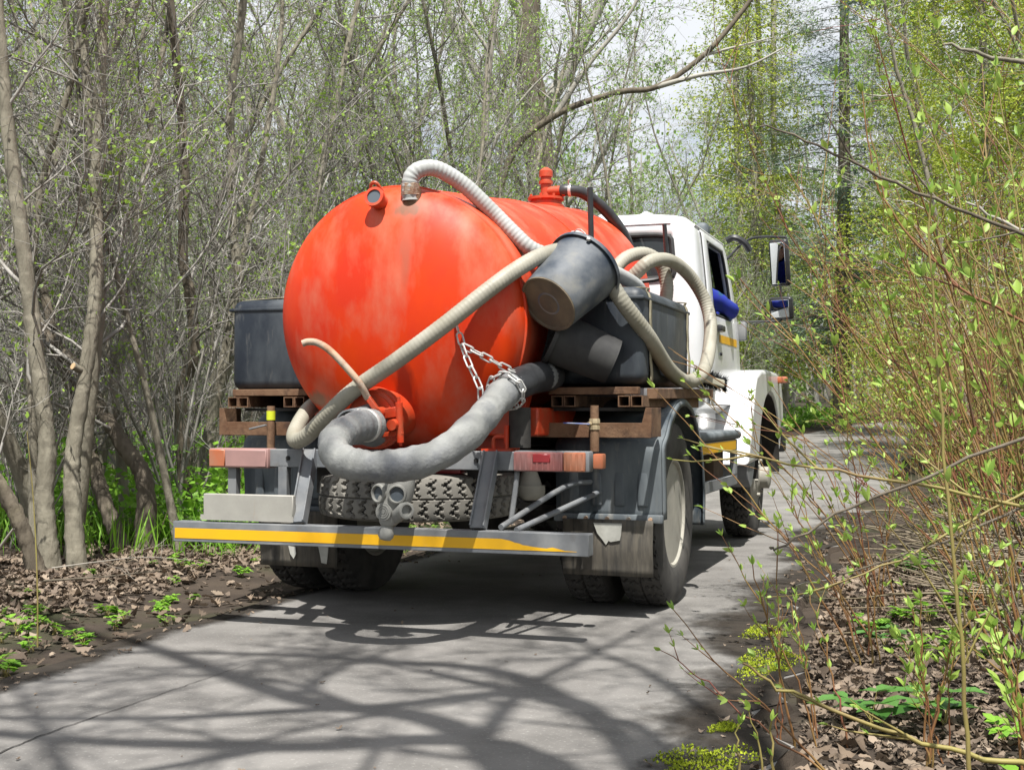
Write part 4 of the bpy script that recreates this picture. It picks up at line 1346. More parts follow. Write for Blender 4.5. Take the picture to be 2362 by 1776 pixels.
for u in (0.385, 0.535):
    part('ear', MB().ball((u, 2.43, 2.01), 0.028, 8, (0.4, 0.8, 1.2)), 'skin', pr)
part('hair', MB().ball((0.46, 2.415, 2.055), 0.092, 16, (0.95, 1.08, 1.05)), 'hair', pr)
hp = [(0.66, 3.09, 1.692), (0.60, 3.12, 1.69)]
he = [(0, 1)]
hr = [0.032, 0.034]
for k in range(5):
    s0 = len(hp)
    yy = 3.085 + 0.018 * k
    if k == 0:
        hp += [(0.62, 3.075, 1.69), (0.585, 3.05, 1.685), (0.565, 3.05, 1.675)]
    else:
        ln = (0, 0.030, 0.036, 0.033, 0.026)[k]
        hp += [(0.555, yy, 1.695), (0.555 - ln, yy, 1.69), (0.555 - ln * 1.7, yy, 1.668)]
    he += [(1, s0), (s0, s0 + 1), (s0 + 1, s0 + 2)]
    hr += [0.010, 0.009, 0.0085]
skin_obj('hand', hp, he, hr, 'skin', pr)

# ------------------------------------------------------------------ ground and path
RC = [(-14, -4.9), (-8, -3.2), (-4, -2.25), (0, -1.40), (3, -0.83), (4.5, -0.50), (5.5, -0.24), (7, 0.19), (10, 1.10), (15, 2.75), (20, 4.45), (25, 6.3), (30, 8.45), (36, 11.6), (42, 15.8), (48, 21.0), (53, 27.0), (56, 34)]
RCX = np.array([b for a, b in RC]); RCY = np.array([a for a, b in RC])
def road_x(y):
    return float(np.interp(y, RCY, RCX))
def road_half(y):
    return 1.37 if y < 12 else 1.37 + min(0.5, (y - 12) * 0.02)
def rise(y):
    t = y - 12
    return 0.0 if t <= 0 else 0.034 * t * t / (t + 7)
def hn(x, y, s=1.0):
    return math.sin(x * 1.3 * s + 1.7) * math.cos(y * 1.1 * s + 0.4) + 0.5 * math.sin(x * 2.9 * s + y * 2.3 * s)
def edge_dist(x, y):
    """metres outside the path edge (negative on the path)"""
    k = (road_x(y + 0.5) - road_x(y - 0.5))
    return abs(x - road_x(y)) / math.sqrt(1 + k * k) - road_half(y)
def ground_z(x, y):
    d = edge_dist(x, y)
    z = rise(y) - 0.03
    if d > 0:
        side = -1 if x < road_x(y) else 1
        bank = (0.16 if side < 0 else 0.10) * min(1, d / 3)
        z += bank - 0.02 * min(1, d * 4) + 0.022 * hn(x, y, 1.6) * min(1, d * 2)
    else:
        z -= 0.03
    return z

def axis(lo, hi, near0, near1, fine, coarse):
    a = []
    v = lo
    while v < hi:
        a.append(v)
        v += fine if near0 <= v <= near1 else coarse
    return a + [hi]
gx = [-400, -150, -70] + axis(-40, 45, -6, 8, 0.16, 1.6) + [80, 160, 400]
gy = [-300, -100, -40] + axis(-16, 70, 2.5, 16, 0.16, 1.6) + [110, 200, 500]
vs_ = [(x, y, ground_z(x, y)) for y in gy for x in gx]
n = len(gx)
fs_ = [(j * n + i, j * n + i + 1, (j + 1) * n + i + 1, (j + 1) * n + i) for j in range(len(gy) - 1) for i in range(n - 1)]
g = link('ground', MB().add(vs_, fs_).mesh('ground', 'soil', fixn=False, angle=180))
tag(g, 'dark soil under the leaf litter', None, kind='structure')

rngr = random.Random(5)
vs_, fs_ = [], []
ys = list(np.arange(-14, 14, 0.12)) + list(np.arange(14, 55, 0.6))
NC = 14
ph = [rngr.uniform(0, 6.28) for _ in range(8)]
def edge_l(y):
    return road_half(y) + 0.03 * math.sin(y * 2.1 + ph[0]) + 0.025 * math.sin(y * 5.3 + ph[1]) + 0.012 * math.sin(y * 13 + ph[2])
def edge_r(y):
    return road_half(y) - 0.03 + 0.07 * math.sin(y * 1.7 + ph[3]) + 0.06 * math.sin(y * 4.1 + ph[4]) + 0.045 * math.sin(y * 9.7 + ph[5]) + 0.02 * math.sin(y * 23 + ph[6])
for y in ys:
    k = road_x(y + 0.5) - road_x(y - 0.5)
    d = math.sqrt(1 + k * k)
    nx, ny = 1 / d, -k / d
    h = road_half(y)
    el = edge_l(y)
    er = edge_r(y)
    row = [(-el - 0.05, -0.075), (-el - 0.008, -0.012)]
    for i in range(NC - 3):
        t = -el + (el + er) * i / (NC - 4)
        row.append((t, 0.0))
    row[-1] = (er, 0.0)
    row += [(er + 0.012, -0.014), (er + 0.05, -0.085)]
    for t, z in row:
        vs_.append((road_x(y) + nx * t, y + ny * t, rise(y) + z))
n = len(row)
for j in range(len(ys) - 1):
    for i in range(n - 1):
        fs_.append((j * n + i, j * n + i + 1, (j + 1) * n + i + 1, (j + 1) * n + i))
rb = MB().add(vs_, fs_)
rb.m = [1 if (i % (n - 1)) in (0, 1, n - 3, n - 2) else 0 for i in range(len(fs_))]
road = link('path', rb.mesh('path', ['asphalt', 'soil'], fixn=False, angle=30))
tag(road, 'narrow grey asphalt path crossed by branch shadows', None, kind='structure')
# long seam crack at the left of the path
cr = [(-1.62, 3.2), (-1.48, 3.7), (-1.40, 4.0), (-1.20, 4.55), (-1.02, 5.05)]
A, B = [], []
C = catmull([(a, b, 0.003) for a, b in cr], 14)
for i, q in enumerate(C):
    wd = (0.0035 + 0.002 * rngr.random()) * (1 - 0.75 * (i / len(C)))
    o = Vector((0.93, -0.36, 0)) * wd
    j = Vector((0.93, -0.36, 0)) * rngr.uniform(-0.004, 0.004)
    A.append(q - o + j); B.append(q + o + j)
ck = link('crack', MB().strip(A, B).mesh('crack', 'crack', fixn=False), road)

# film of earth and crumbs along both edges of the path
def edge_film(sgn, wd):
    vs, fs, cov = [], [], []
    yy = list(np.arange(2.6, 13, 0.15))
    NK = 8
    for y in yy:
        k = road_x(y + 0.5) - road_x(y - 0.5)
        d = math.sqrt(1 + k * k)
        for i in range(NK):
            t = (edge_r(y) if sgn > 0 else edge_l(y)) - 0.004 - wd * (1 - i / (NK - 1))
            vs.append((road_x(y) + sgn * t / d, y - sgn * t * k / d, rise(y) + 0.004))
            cov.append(i / (NK - 1))
    for j in range(len(yy) - 1):
        for i in range(NK - 1):
            fs.append((j * NK + i, j * NK + i + 1, (j + 1) * NK + i + 1, (j + 1) * NK + i))
    me = bpy.data.meshes.new('edge_dirt')
    me.from_pydata(vs, [], fs)
    me.materials.append(MATS['edge_dirt'])
    at = me.attributes.new('cover', 'FLOAT', 'POINT')
    at.data.foreach_set('value', cov)
    o = link('edge_dirt', me, road)
    o['kind'] = 'stuff'
edge_film(1, 0.55)
edge_film(-1, 0.25)

# ------------------------------------------------------------------ vegetation builder
class Veg:
    def __init__(s):
        s.V, s.Q, s.M, s.L = [], [], [], []
        s.n = 0

    def tube(s, P, r, n=4, mi=0, rough=0.0, seed=0):
        P = np.asarray(P, float)
        m = len(P)
        r = np.asarray(r, float) if np.ndim(r) else np.full(m, r)
        d = np.empty_like(P)
        d[1:-1] = P[2:] - P[:-2]
        d[0] = P[1] - P[0]
        d[-1] = P[-1] - P[-2]
        d /= np.linalg.norm(d, axis=1)[:, None] + 1e-9
        ref = np.array([0.0, 0, 1]) if abs(d[0, 2]) < 0.8 else np.array([1.0, 0, 0])
        x = np.cross(d, ref)
        x /= np.linalg.norm(x, axis=1)[:, None] + 1e-9
        y = np.cross(d, x)
        a = np.arange(n) * 2 * np.pi / n
        rv = np.repeat(r[:, None], n, 1)
        if rough:
            g = np.random.default_rng(seed)
            rv = rv * (1 + rough * g.normal(0, 1, rv.shape) + rough * 0.8 * g.normal(0, 1, n)[None, :])
        V = P[:, None, :] + rv[:, :, None] * (x[:, None, :] * np.cos(a)[None, :, None] + y[:, None, :] * np.sin(a)[None, :, None])
        s.V.append(V.reshape(-1, 3))
        i = np.arange(m - 1)[:, None] * n
        k = np.arange(n)[None, :]
        kk = (k + 1) % n
        Q = np.stack([i + k, i + kk, i + n + kk, i + n + k], -1).reshape(-1, 4) + s.n
        s.Q.append(Q)
        s.M.append(np.full(len(Q), mi))
        s.n += m * n

    def leaf(s, p, d, size, rng, mi=1, wide=0.42, bend=0.0):
        g = rng.gauss
        s.L.append((p[0], p[1], p[2], d[0], d[1], d[2], g(0, 1), g(0, 1), g(0, 1), size, mi, wide, bend))

    def flush(s):
        if not s.L:
            return
        A = np.array(s.L, float)
        s.L = []
        p, d, q = A[:, 0:3], A[:, 3:6], A[:, 6:9]
        size, wide, bend = A[:, 9:10], A[:, 11:12], A[:, 12:13]
        d = d / (np.linalg.norm(d, axis=1)[:, None] + 1e-9)
        x = np.cross(d, q)
        x /= np.linalg.norm(x, axis=1)[:, None] + 1e-9
        up = np.cross(x, d)
        mid = p + d * size * 0.45 + up * size * bend
        V = np.stack([p, mid - x * size * wide, p + d * size, mid + x * size * wide], 1)
        n = len(A)
        s.V.append(V.reshape(-1, 3))
        s.Q.append(np.arange(4 * n).reshape(n, 4) + s.n)
        s.M.append(A[:, 10].astype(int))
        s.n += 4 * n

    def mesh(s, name, mats, smooth=True):
        s.flush()
        me = bpy.data.meshes.new(name)
        V = np.concatenate(s.V).astype(np.float32)
        Q = np.concatenate(s.Q).astype(np.int32)
        M = np.concatenate(s.M).astype(np.int32)
        me.vertices.add(len(V))
        me.vertices.foreach_set('co', V.ravel())
        me.loops.add(Q.size)
        me.loops.foreach_set('vertex_index', Q.ravel())
        me.polygons.add(len(Q))
        me.polygons.foreach_set('loop_start', np.arange(0, Q.size, 4, dtype=np.int32))
        for q in mats:
            me.materials.append(MATS[q])
        me.polygons.foreach_set('material_index', M)
        me.polygons.foreach_set('use_smooth', np.full(len(Q), smooth))
        me.update(calc_edges=True)
        return me

def nrm(v):
    v = np.asarray(v, float)
    return v / (np.linalg.norm(v) + 1e-9)

def rpath(rng, p, d, L, n, wander, up=0.0, grav=0.0):
    """a wandering twig path"""
    P = [np.array(p, float)]
    d = nrm(d)
    st = L / (n - 1)
    for i in range(n - 1):
        d = nrm(d + np.array([rng.gauss(0, 1), rng.gauss(0, 1), rng.gauss(0, 1)]) * wander + np.array([0, 0, up - grav * i / n]))
        P.append(P[-1] + d * st)
    return np.array(P)

def side_dir(rng, d, ang, prefer=None):
    d = nrm(d)
    for _ in range(6):
        q = np.array([rng.gauss(0, 1), rng.gauss(0, 1), rng.gauss(0, 1)])
        if prefer is not None:
            q = q + prefer
        x = q - d * np.dot(q, d)
        if np.linalg.norm(x) > 0.2:
            break
    x = nrm(x)
    return d * math.cos(ang) + x * math.sin(ang)

def along(P, t):
    f = t * (len(P) - 1)
    i = min(int(f), len(P) - 2)
    return P[i] + (P[i + 1] - P[i]) * (f - i), P[i + 1] - P[i]

def twigs(vg, rng, P, r0, L, depth, count, leafp, leafs, tmin=0.2, ang=(0.5, 1.1), wander=0.22, up=0.06, rmin=0.0018, ntip=3, lm=1, tw=0, prefer=None, wide=0.3):
    """side shoots along a branch path, recursively"""
    for k in range(count):
        t = tmin + (1 - tmin) * (k + rng.random()) / count
        p, d = along(P, t)
        l = L * rng.uniform(0.55, 1.25) * (1.15 - 0.6 * t)
        dd = side_dir(rng, d, rng.uniform(*ang), prefer)
        n = 5 if depth > 1 else (4 if l > 0.25 else 3)
        Q = rpath(rng, p, dd, l, n, wander, up)
        r = max(rmin, r0 * (1 - 0.6 * t) * 0.55)
        vg.tube(Q, np.linspace(r, max(rmin * 0.6, r * 0.3), n), 3 if r < 0.012 else 5, tw)
        if depth > 1:
            twigs(vg, rng, Q, r, L * 0.5, depth - 1, max(2, int(count * 0.62)), leafp, leafs, 0.15, ang, wander, up, rmin, ntip, lm, tw)
        if depth <= 2 and leafp > 0:
            for _ in range(ntip):
                if rng.random() < leafp:
                    q, e = along(Q, rng.uniform(0.25, 1.0))
                    vg.leaf(q, e / (np.linalg.norm(e) + 1e-9) * 0.7 + np.array([rng.gauss(0, .6), rng.gauss(0, .6), 0.3 + rng.gauss(0, .5)]), leafs * rng.uniform(0.6, 1.4), rng, lm, wide)

def obj_tree(name, trunk_me, crown_me, loc, rotz=0.0, scale=1.0, label=None, cat='tree', group=None):
    r = link(name, None)
    r.empty_display_size = 0.2
    r.location = loc
    r.rotation_euler = (0, 0, rotz)
    r.scale = (scale,) * 3 if not isinstance(scale, tuple) else scale
    tag(r, label, cat, group)
    if trunk_me:
        link('trunk', trunk_me, r)
    if crown_me:
        link('crown', crown_me, r)['kind'] = 'stuff'
    return r

def dense(P, per):
    P = [Vector(q) for q in P]
    return np.array([list(q) for q in catmull(P, per)])

# ---- pixel-free helpers: world polylines measured off the photograph, in metres
def hand_tree(name, label, path, r0, r1, seed, bark='bark', nbr=16, blen=0.9, tmin=0.35, leafp=0.16, leafs=0.032, depth=3, cnt=8, prefer=None, nside=16, knots=0.03, stub=None):
    rng = random.Random(seed)
    P = dense(path, 14)
    base = P[0].copy()
    P = P - base
    m = len(P)
    tv = Veg()
    rr = r0 + (r1 - r0) * np.linspace(0, 1, m) ** 0.8
    rr = rr * (1 + 0.32 * np.exp(-np.linspace(0, 1, m) * 22))
    rr = rr * (1 + knots * np.array([rng.gauss(0, 1) for _ in range(m)]))
    tv.tube(P, rr, nside, 0, 0.05 if bark == 'bark' else 0.085, seed)
    cv = Veg()
    for k in range(nbr):
        t = tmin + (1 - tmin) * (k + rng.random()) / nbr
        p, d = along(P, t)
        l = blen * rng.uniform(0.5, 1.3)
        Q = rpath(rng, p, side_dir(rng, d, rng.uniform(0.5, 1.15), prefer), l, 7, 0.2, 0.05)
        r = (r0 + (r1 - r0) * t) * rng.uniform(0.16, 0.34)
        cv.tube(Q, np.linspace(r, 0.002, 7), 5)
        twigs(cv, rng, Q, r, l * 0.5, depth - 1, cnt, leafp, leafs, lm=1)
    o = obj_tree(name, tv.mesh('trunk', [bark]), cv.mesh('crown', ['twig', 'bud_leaf']), base, label=label)
    if stub:
        t, d, l, r = stub
        p, _ = along(P, t)
        s_ = MB()
        s_.tube([Vector(p), Vector(p) + Vector(d) * l], r, 10)
        s2 = MB().lathe([(0, l), (r * 0.98, l), (r * 0.98, l + 0.003), (0, l + 0.003)], Vector(p), Vector(d), 10)
        st = link('cut_branch', s_.mesh('cut_branch', bark), o)
        link('cut_face', s2.mesh('cut_face', 'cut_wood'), st)
    return o

# ------------------------------------------------------------------ the trees at the left edge of the path
def zfix(path):
    b = path[0]
    return [(b[0], b[1], ground_z(b[0], b[1]) - 0.04)] + list(path[1:])
hand_tree('alder_tree', 'leftmost smooth grey trunk of the pair at the frame edge, leaning slightly left', zfix([(-2.71, 7.6, 0), (-2.75, 7.6, 0.41), (-2.74, 7.6, 0.79), (-2.78, 7.6, 1.12), (-2.86, 7.6, 1.72), (-2.94, 7.6, 2.32), (-3.01, 7.6, 2.87), (-3.07, 7.6, 3.59), (-3.15, 7.7, 4.6), (-3.2, 7.8, 5.6)]), 0.057, 0.032, 11, nbr=15, blen=1.1, tmin=0.30)
hand_tree('alder_tree', 'smooth grey-green trunk with a cut branch stub, right trunk of the left pair', zfix([(-2.62, 7.8, 0), (-2.67, 7.84, 0.45), (-2.68, 7.88, 0.73), (-2.64, 7.91, 1.07), (-2.59, 7.95, 1.52), (-2.58, 7.99, 1.89), (-2.60, 8.03, 2.4), (-2.59, 8.06, 2.99), (-2.58, 8.1, 3.76), (-2.55, 8.1, 4.8), (-2.52, 8.1, 5.8)]), 0.053, 0.03, 12, nbr=13, blen=1.0, tmin=0.34, stub=(0.335, (-0.5, -0.75, 0.35), 0.10, 0.022))
hand_tree('alder_tree', 'rough dark trunk bending sharply left, just right of the left pair', zfix([(-2.50, 8.8, 0), (-2.53, 8.89, 0.5), (-2.69, 8.97, 0.74), (-2.90, 9.06, 1.02), (-3.07, 9.14, 1.29), (-3.34, 9.23, 1.53), (-3.57, 9.31, 1.95), (-3.88, 9.4, 2.57), (-4.2, 9.5, 3.4)]), 0.066, 0.03, 13, 'bark_dark', nbr=20, blen=1.2, tmin=0.28)
hand_tree('alder_tree', 'dark slanting trunk leaning left from the same spot as the bent trunk', zfix([(-2.62, 8.75, 0), (-2.82, 8.93, 0.37), (-2.97, 9.07, 0.73), (-3.05, 9.2, 0.95), (-3.24, 9.33, 1.28), (-3.44, 9.47, 1.83), (-3.69, 9.6, 2.61), (-3.9, 9.7, 3.6)]), 0.054, 0.026, 14, 'bark_dark', nbr=18, blen=1.2, tmin=0.28)
hand_tree('alder_tree', 'crooked dark trunk kinked halfway up, left of the black side tank', zfix([(-2.56, 10.2, 0), (-2.60, 10.2, 0.7), (-2.62, 10.2, 1.11), (-2.52, 10.2, 1.44), (-2.55, 10.2, 1.9), (-2.61, 10.2, 2.22), (-2.60, 10.2, 2.95), (-2.66, 10.2, 3.68), (-2.74, 10.2, 4.48), (-2.8, 10.2, 5.6)]), 0.06, 0.028, 15, 'bark_dark', nbr=18, blen=1.2, tmin=0.25)
hand_tree('alder_tree', 'forked grey trunk rising beside the black side tank, nearest the orange tank', zfix([(-2.62, 10.8, 0), (-2.58, 10.8, 0.55), (-2.47, 10.8, 1.1), (-2.33, 10.8, 1.56), (-2.29, 10.8, 1.99), (-2.35, 10.8, 2.57), (-2.36, 10.8, 3.06), (-2.37, 10.8, 3.6), (-2.30, 10.8, 4.14), (-2.25, 10.8, 4.69), (-2.2, 10.8, 6)]), 0.056, 0.03, 16, nbr=18, blen=1.2, tmin=0.25)
hand_tree('alder_tree', 'slender leaning trunk behind the bent dark trunk', zfix([(-2.83, 9.5, 0), (-2.88, 9.5, 0.61), (-2.96, 9.5, 1.22), (-3.1, 9.5, 1.97), (-3.19, 9.5, 2.59), (-3.28, 9.5, 3.35), (-3.32, 9.5, 4.24), (-3.35, 9.5, 5.4)]), 0.042, 0.02, 17, nbr=16, blen=1.0, tmin=0.2)
hand_tree('alder_tree', 'low dark trunk arching out of the left frame edge', zfix([(-2.70, 7.4, 0), (-2.80, 7.35, 0.35), (-2.92, 7.3, 0.60), (-3.05, 7.25, 0.80), (-3.3, 7.2, 1.1), (-3.6, 7.2, 1.6)]), 0.05, 0.025, 18, 'bark_dark', nbr=10, blen=0.8, tmin=0.4, leafp=0.15)
hand_tree('alder_tree', 'thin pale sapling curving right between the left pair', zfix([(-3.03, 8.2, 0), (-3.05, 8.2, 0.95), (-3.08, 8.2, 1.54), (-3.0, 8.2, 2.43), (-2.8, 8.2, 3.17), (-2.72, 8.2, 3.8), (-2.65, 8.2, 4.8)]), 0.032, 0.015, 19, nbr=14, blen=0.8, tmin=0.25)

# ---- thicket saplings: six grown individuals, copied
def sapling(seed, H, r0, lean, nbr, cnt, depth=3, leafp=0.35, leafs=0.04, tm='twig', bark='bark', lf='bud_leaf', tmin=0.16, blen=None, rmin=0.0022):
    rng = random.Random(seed)
    a = rng.uniform(0, 6.28)
    P = rpath(rng, (0, 0, -0.08), (lean * math.cos(a), lean * math.sin(a), 1), H, 14, 0.07, 0.04)
    tv, cv = Veg(), Veg()
    rr = np.linspace(r0, r0 * 0.25, 14) * (1 + 0.35 * np.exp(-np.linspace(0, 1, 14) * 12))
    tv.tube(P, rr, 7)
    bl = blen or H * 0.2
    for k in range(nbr):
        t = tmin + (1 - tmin) * (k + rng.random()) / nbr
        p, d = along(P, t)
        l = bl * rng.uniform(0.5, 1.35) * (1.2 - 0.6 * t)
        Q = rpath(rng, p, side_dir(rng, d, rng.uniform(0.55, 1.2)), l, 7, 0.17, 0.07)
        r = r0 * (1 - 0.7 * t) * rng.uniform(0.25, 0.5)
        cv.tube(Q, np.linspace(r, 0.003, 7), 4)
        twigs(cv, rng, Q, r, l * 0.45, depth - 1, cnt, leafp, leafs, rmin=rmin)
    return tv.mesh('trunk', [bark]), cv.mesh('crown', [tm, lf])
SAP = [sapling(100 + i, 6.0 + 0.6 * i, 0.032 + 0.005 * i, 0.3, 26, 9, leafp=0.36 + 0.08 * (i % 3), leafs=0.036, bark='bark') for i in range(6)]
FARS = [sapling(150 + i, 9.5 + i, 0.06, 0.2, 28, 8, leafp=0.85, leafs=0.066, tm='twig_far', lf='far_leaf', bark='bark', rmin=0.004, tmin=0.12) for i in range(4)]

rng = random.Random(21)
count = 0
spots = []
def far_enough(x, y, dmin):
    return all((x - a) ** 2 + (y - b) ** 2 > dmin * dmin for a, b in spots)
tries = 0
while count < 80 and tries < 9000:
    tries += 1
    y = rng.uniform(8.3, 22) if count < 52 else rng.uniform(16, 34)
    x = rng.uniform(-0.47 * y - 0.5, road_x(y))
    d = edge_dist(x, y)
    if d < 0.9 or d > 9 or not far_enough(x, y, 0.42):
        continue
    spots.append((x, y))
    tm, cm = SAP[rng.randrange(6)]
    s = rng.uniform(0.7, 1.15)
    near = y < 13
    obj_tree('sapling_tree', tm, cm, (x, y, ground_z(x, y)), rng.uniform(0, 6.28), (s, s, s * rng.uniform(0.9, 1.15)),
             'thin leafless sapling in the tangle at the left of the path' if near else 'thin budding sapling deep in the thicket behind the truck', 'tree',
             'saplings close behind the left trunks' if near else 'saplings deep in the thicket')
    count += 1
# undergrowth: many-stemmed bare shrubs
def shrub(seed, ns, H, spread, cnt, leafp, leafs, mats, r=0.008, wander=0.12, depth=2, up=0.05, prefer=None, tl=0.45, rmin=0.0018, ntip=3):
    rng = random.Random(seed)
    sv, cv = Veg(), Veg()
    for k in range(ns):
        a = rng.uniform(0, 6.28)
        e = rng.uniform(0.1, spread)
        d = np.array([math.cos(a) * e, math.sin(a) * e, 1.0])
        if prefer is not None:
            d = d + np.array(prefer) * rng.uniform(0.3, 1.2)
        l = H * rng.uniform(0.6, 1.2)
        P = rpath(rng, (rng.gauss(0, 0.12), rng.gauss(0, 0.12), -0.05), d, l, 9, wander * 0.6, up)
        rr = r * rng.uniform(0.6, 1.3)
        sv.tube(P, np.linspace(rr, rr * 0.3, 9), 4)
        twigs(cv, rng, P, rr, l * 0.28, depth, cnt, leafp, leafs, 0.22, (0.35, 0.9), wander, up, rmin, ntip)
    return sv.mesh('stems', [mats[0]]), cv.mesh('twigs', [mats[1], mats[2]])
UND = [shrub(200 + i, 12, 2.3, 0.9, 8, 0.10, 0.028, ('twig', 'twig', 'bud_leaf'), 0.011) for i in range(4)]
def obj_shrub(name, ms, loc, rz, s, label, group, cat='shrub'):
    r = link(name, None)
    r.location = loc
    r.rotation_euler = (0, 0, rz)
    r.scale = (s, s, s)
    tag(r, label, cat, group)
    link('stems', ms[0], r)['kind'] = 'stuff'
    link('twigs', ms[1], r)['kind'] = 'stuff'
    return r
for k in range(56):
    for _ in range(60):
        y = rng.uniform(8.5, 24) if k < 46 else rng.uniform(24, 40)
        x = rng.uniform(-0.45 * y - 0.5, road_x(y))
        d = edge_dist(x, y)
        if 1.15 < d < 9:
            break
    obj_shrub('bare_shrub', UND[k % 4], (x, y, ground_z(x, y)), rng.uniform(0, 6.28), rng.uniform(0.75, 1.25), 'grey many-stemmed leafless shrub among the trunks left of the path', 'leafless undergrowth left of the path')

# ---- taller trees behind
k = 0
while k < 30:
    y = rng.uniform(19, 46)
    x = rng.uniform(-0.44 * y, 0.46 * y)
    d = edge_dist(x, y)
    if d < 1.6:
        continue
    left = x < road_x(y)
    if not left and rng.random() < 0.45:
        continue
    tm, cm = FARS[k % 4]
    s = rng.uniform(0.75, 1.25)
    obj_tree('budding_tree', tm, cm, (x, y, ground_z(x, y)), rng.uniform(0, 6.28), s,
             'tall pale green budding tree in the woods behind the truck' if left else 'tall pale green budding tree right of the far path', 'tree',
             'budding trees behind the truck' if left else 'budding trees right of the far path')
    k += 1
for i in range(20):
    y = rng.uniform(17, 34)
    x = road_x(y) - road_half(y) - rng.uniform(1.0, 3.2)
    tm, cm = FARS[i % 4]
    obj_tree('leafing_shrub', tm, cm, (x, y, ground_z(x, y)), rng.uniform(0, 6.28), rng.uniform(0.3, 0.5), 'low pale green leafing shrub on the left side of the far path', 'shrub', 'leafing shrubs lining the far path')
for i, (x, y) in enumerate(((5.6, 12.8), (7.0, 15.5), (6.3, 17.5), (8.6, 19), (6.9, 19.6), (9.8, 22), (8.0, 22.5))):
    tm, cm = FARS[i % 4]
    obj_tree('budding_tree', tm, cm, (x, y, ground_z(x, y)), i * 1.7, 0.72 + 0.05 * i, ('bright green budding tree nearest the right frame edge', 'bright green budding tree behind the red-stemmed shrubs', 'bright green budding tree beside the path bend at right', 'bright green budding tree in front of the spruces', 'slim green budding tree leaning over the far path bend', 'green budding tree at the far right behind the larches', 'green budding tree between larch and far path')[i])
# big old tree with heavy limbs behind the truck
def big_tree(name, label, base, path, r0, r1, limbs, seed, bark='bark_dark', leafp=0.5, leafs=0.06, cnt=9, lm='far_leaf', tw='twig_far', blen=1.5, depth=3, rmin=0.004):
    rng = random.Random(seed)
    tv, cv = Veg(), Veg()
    P = dense(path, 6)
    b = np.array(base, float)
    P = P - b
    tv.tube(P, np.linspace(r0, r1, len(P)) * (1 + 0.4 * np.exp(-np.linspace(0, 1, len(P)) * 16)), 12)
    for lp, ra, rb in limbs:
        Q = dense(lp, 6) - b
        cv.tube(Q, np.linspace(ra, rb, len(Q)), 7)
        twigs(cv, rng, Q, ra * 0.6, blen, depth, cnt, leafp, leafs, 0.15, (0.45, 1.1), 0.16, 0.04, rmin)
    o = obj_tree(name, tv.mesh('trunk', [bark]), cv.mesh('crown', [tw, lm]), base, label=label)
    return o
zz = ground_z(0.6, 24)
big_tree('old_tree', 'thick-trunked old tree with heavy limbs towering behind the tank', (0.7, 24, zz), [(0.7, 24, zz - 0.1), (0.66, 24, 2), (0.6, 24, 4.5), (0.45, 24, 6.5), (0.3, 24, 7.6), (0.35, 24, 9.2), (0.4, 24, 12)], 0.36, 0.16,
         [([(0.45, 24, 6.4), (1.2, 23.8, 7.6), (1.9, 23.6, 9.2), (2.4, 23.6, 11)], 0.15, 0.04), ([(0.5, 24, 5.6), (-0.4, 23.8, 6.8), (-1.2, 23.6, 8.4), (-1.7, 23.5, 10)], 0.13, 0.04), ([(0.35, 24, 8), (-0.2, 23.8, 9.2), (-0.8, 23.5, 11)], 0.12, 0.03), ([(0.62, 24, 4.4), (1.5, 23.5, 5.4), (2.2, 23.2, 6.8)], 0.08, 0.02)], 31)
zz = ground_z(-0.6, 20)
big_tree('leaning_tree', 'leaning tree with a long bare limb reaching right across the sky', (-0.6, 20, zz), [(-0.6, 20, zz - 0.1), (-0.55, 20, 1.5), (-0.4, 20, 3.2), (-0.04, 20, 4.9), (0.68, 20, 5.6), (1.62, 20, 5.95), (2.27, 20, 6.05), (2.99, 20, 6.54), (3.57, 20, 7.2), (4.01, 20, 7.85), (4.4, 20, 8.6)], 0.065, 0.03,
         [([(2.27, 20, 6.05), (2.9, 19.9, 6.2), (3.6, 19.8, 6.3), (4.2, 19.8, 6.6)], 0.045, 0.012), ([(0.68, 20, 5.6), (1.2, 20, 6.4), (1.9, 20, 7.3), (2.3, 20, 8.4)], 0.05, 0.015), ([(1.62, 20, 5.95), (1.3, 19.9, 5.2), (1.2, 19.8, 4.4)], 0.03, 0.008), ([(2.99, 20, 6.54), (3.5, 20.1, 6.7), (4.1, 20.1, 6.85)], 0.03, 0.008)], 32, bark='bark_dark', leafp=0.35, cnt=7, blen=0.9)
zz = ground_z(-0.5, 18)
big_tree('pale_birch', 'slim pale trunk standing upright right behind the tank', (-0.5, 18, zz), [(-0.5, 18, zz - 0.1), (-0.48, 18, 2), (-0.46, 18, 4.0), (-0.40, 18, 4.5), (-0.36, 18, 5.46), (-0.27, 18, 6.38), (-0.17, 18, 7.2), (-0.1, 18, 9)], 0.075, 0.04,
         [([(-0.42, 18, 4.3), (-0.1, 17.9, 5), (0.4, 17.8, 5.6), (0.9, 17.7, 5.9)], 0.03, 0.006), ([(-0.3, 18, 6), (-0.8, 18, 6.8), (-1.2, 17.9, 7.7)], 0.03, 0.006)], 33, bark='twig_pale', leafp=0.4, cnt=7, blen=0.8)
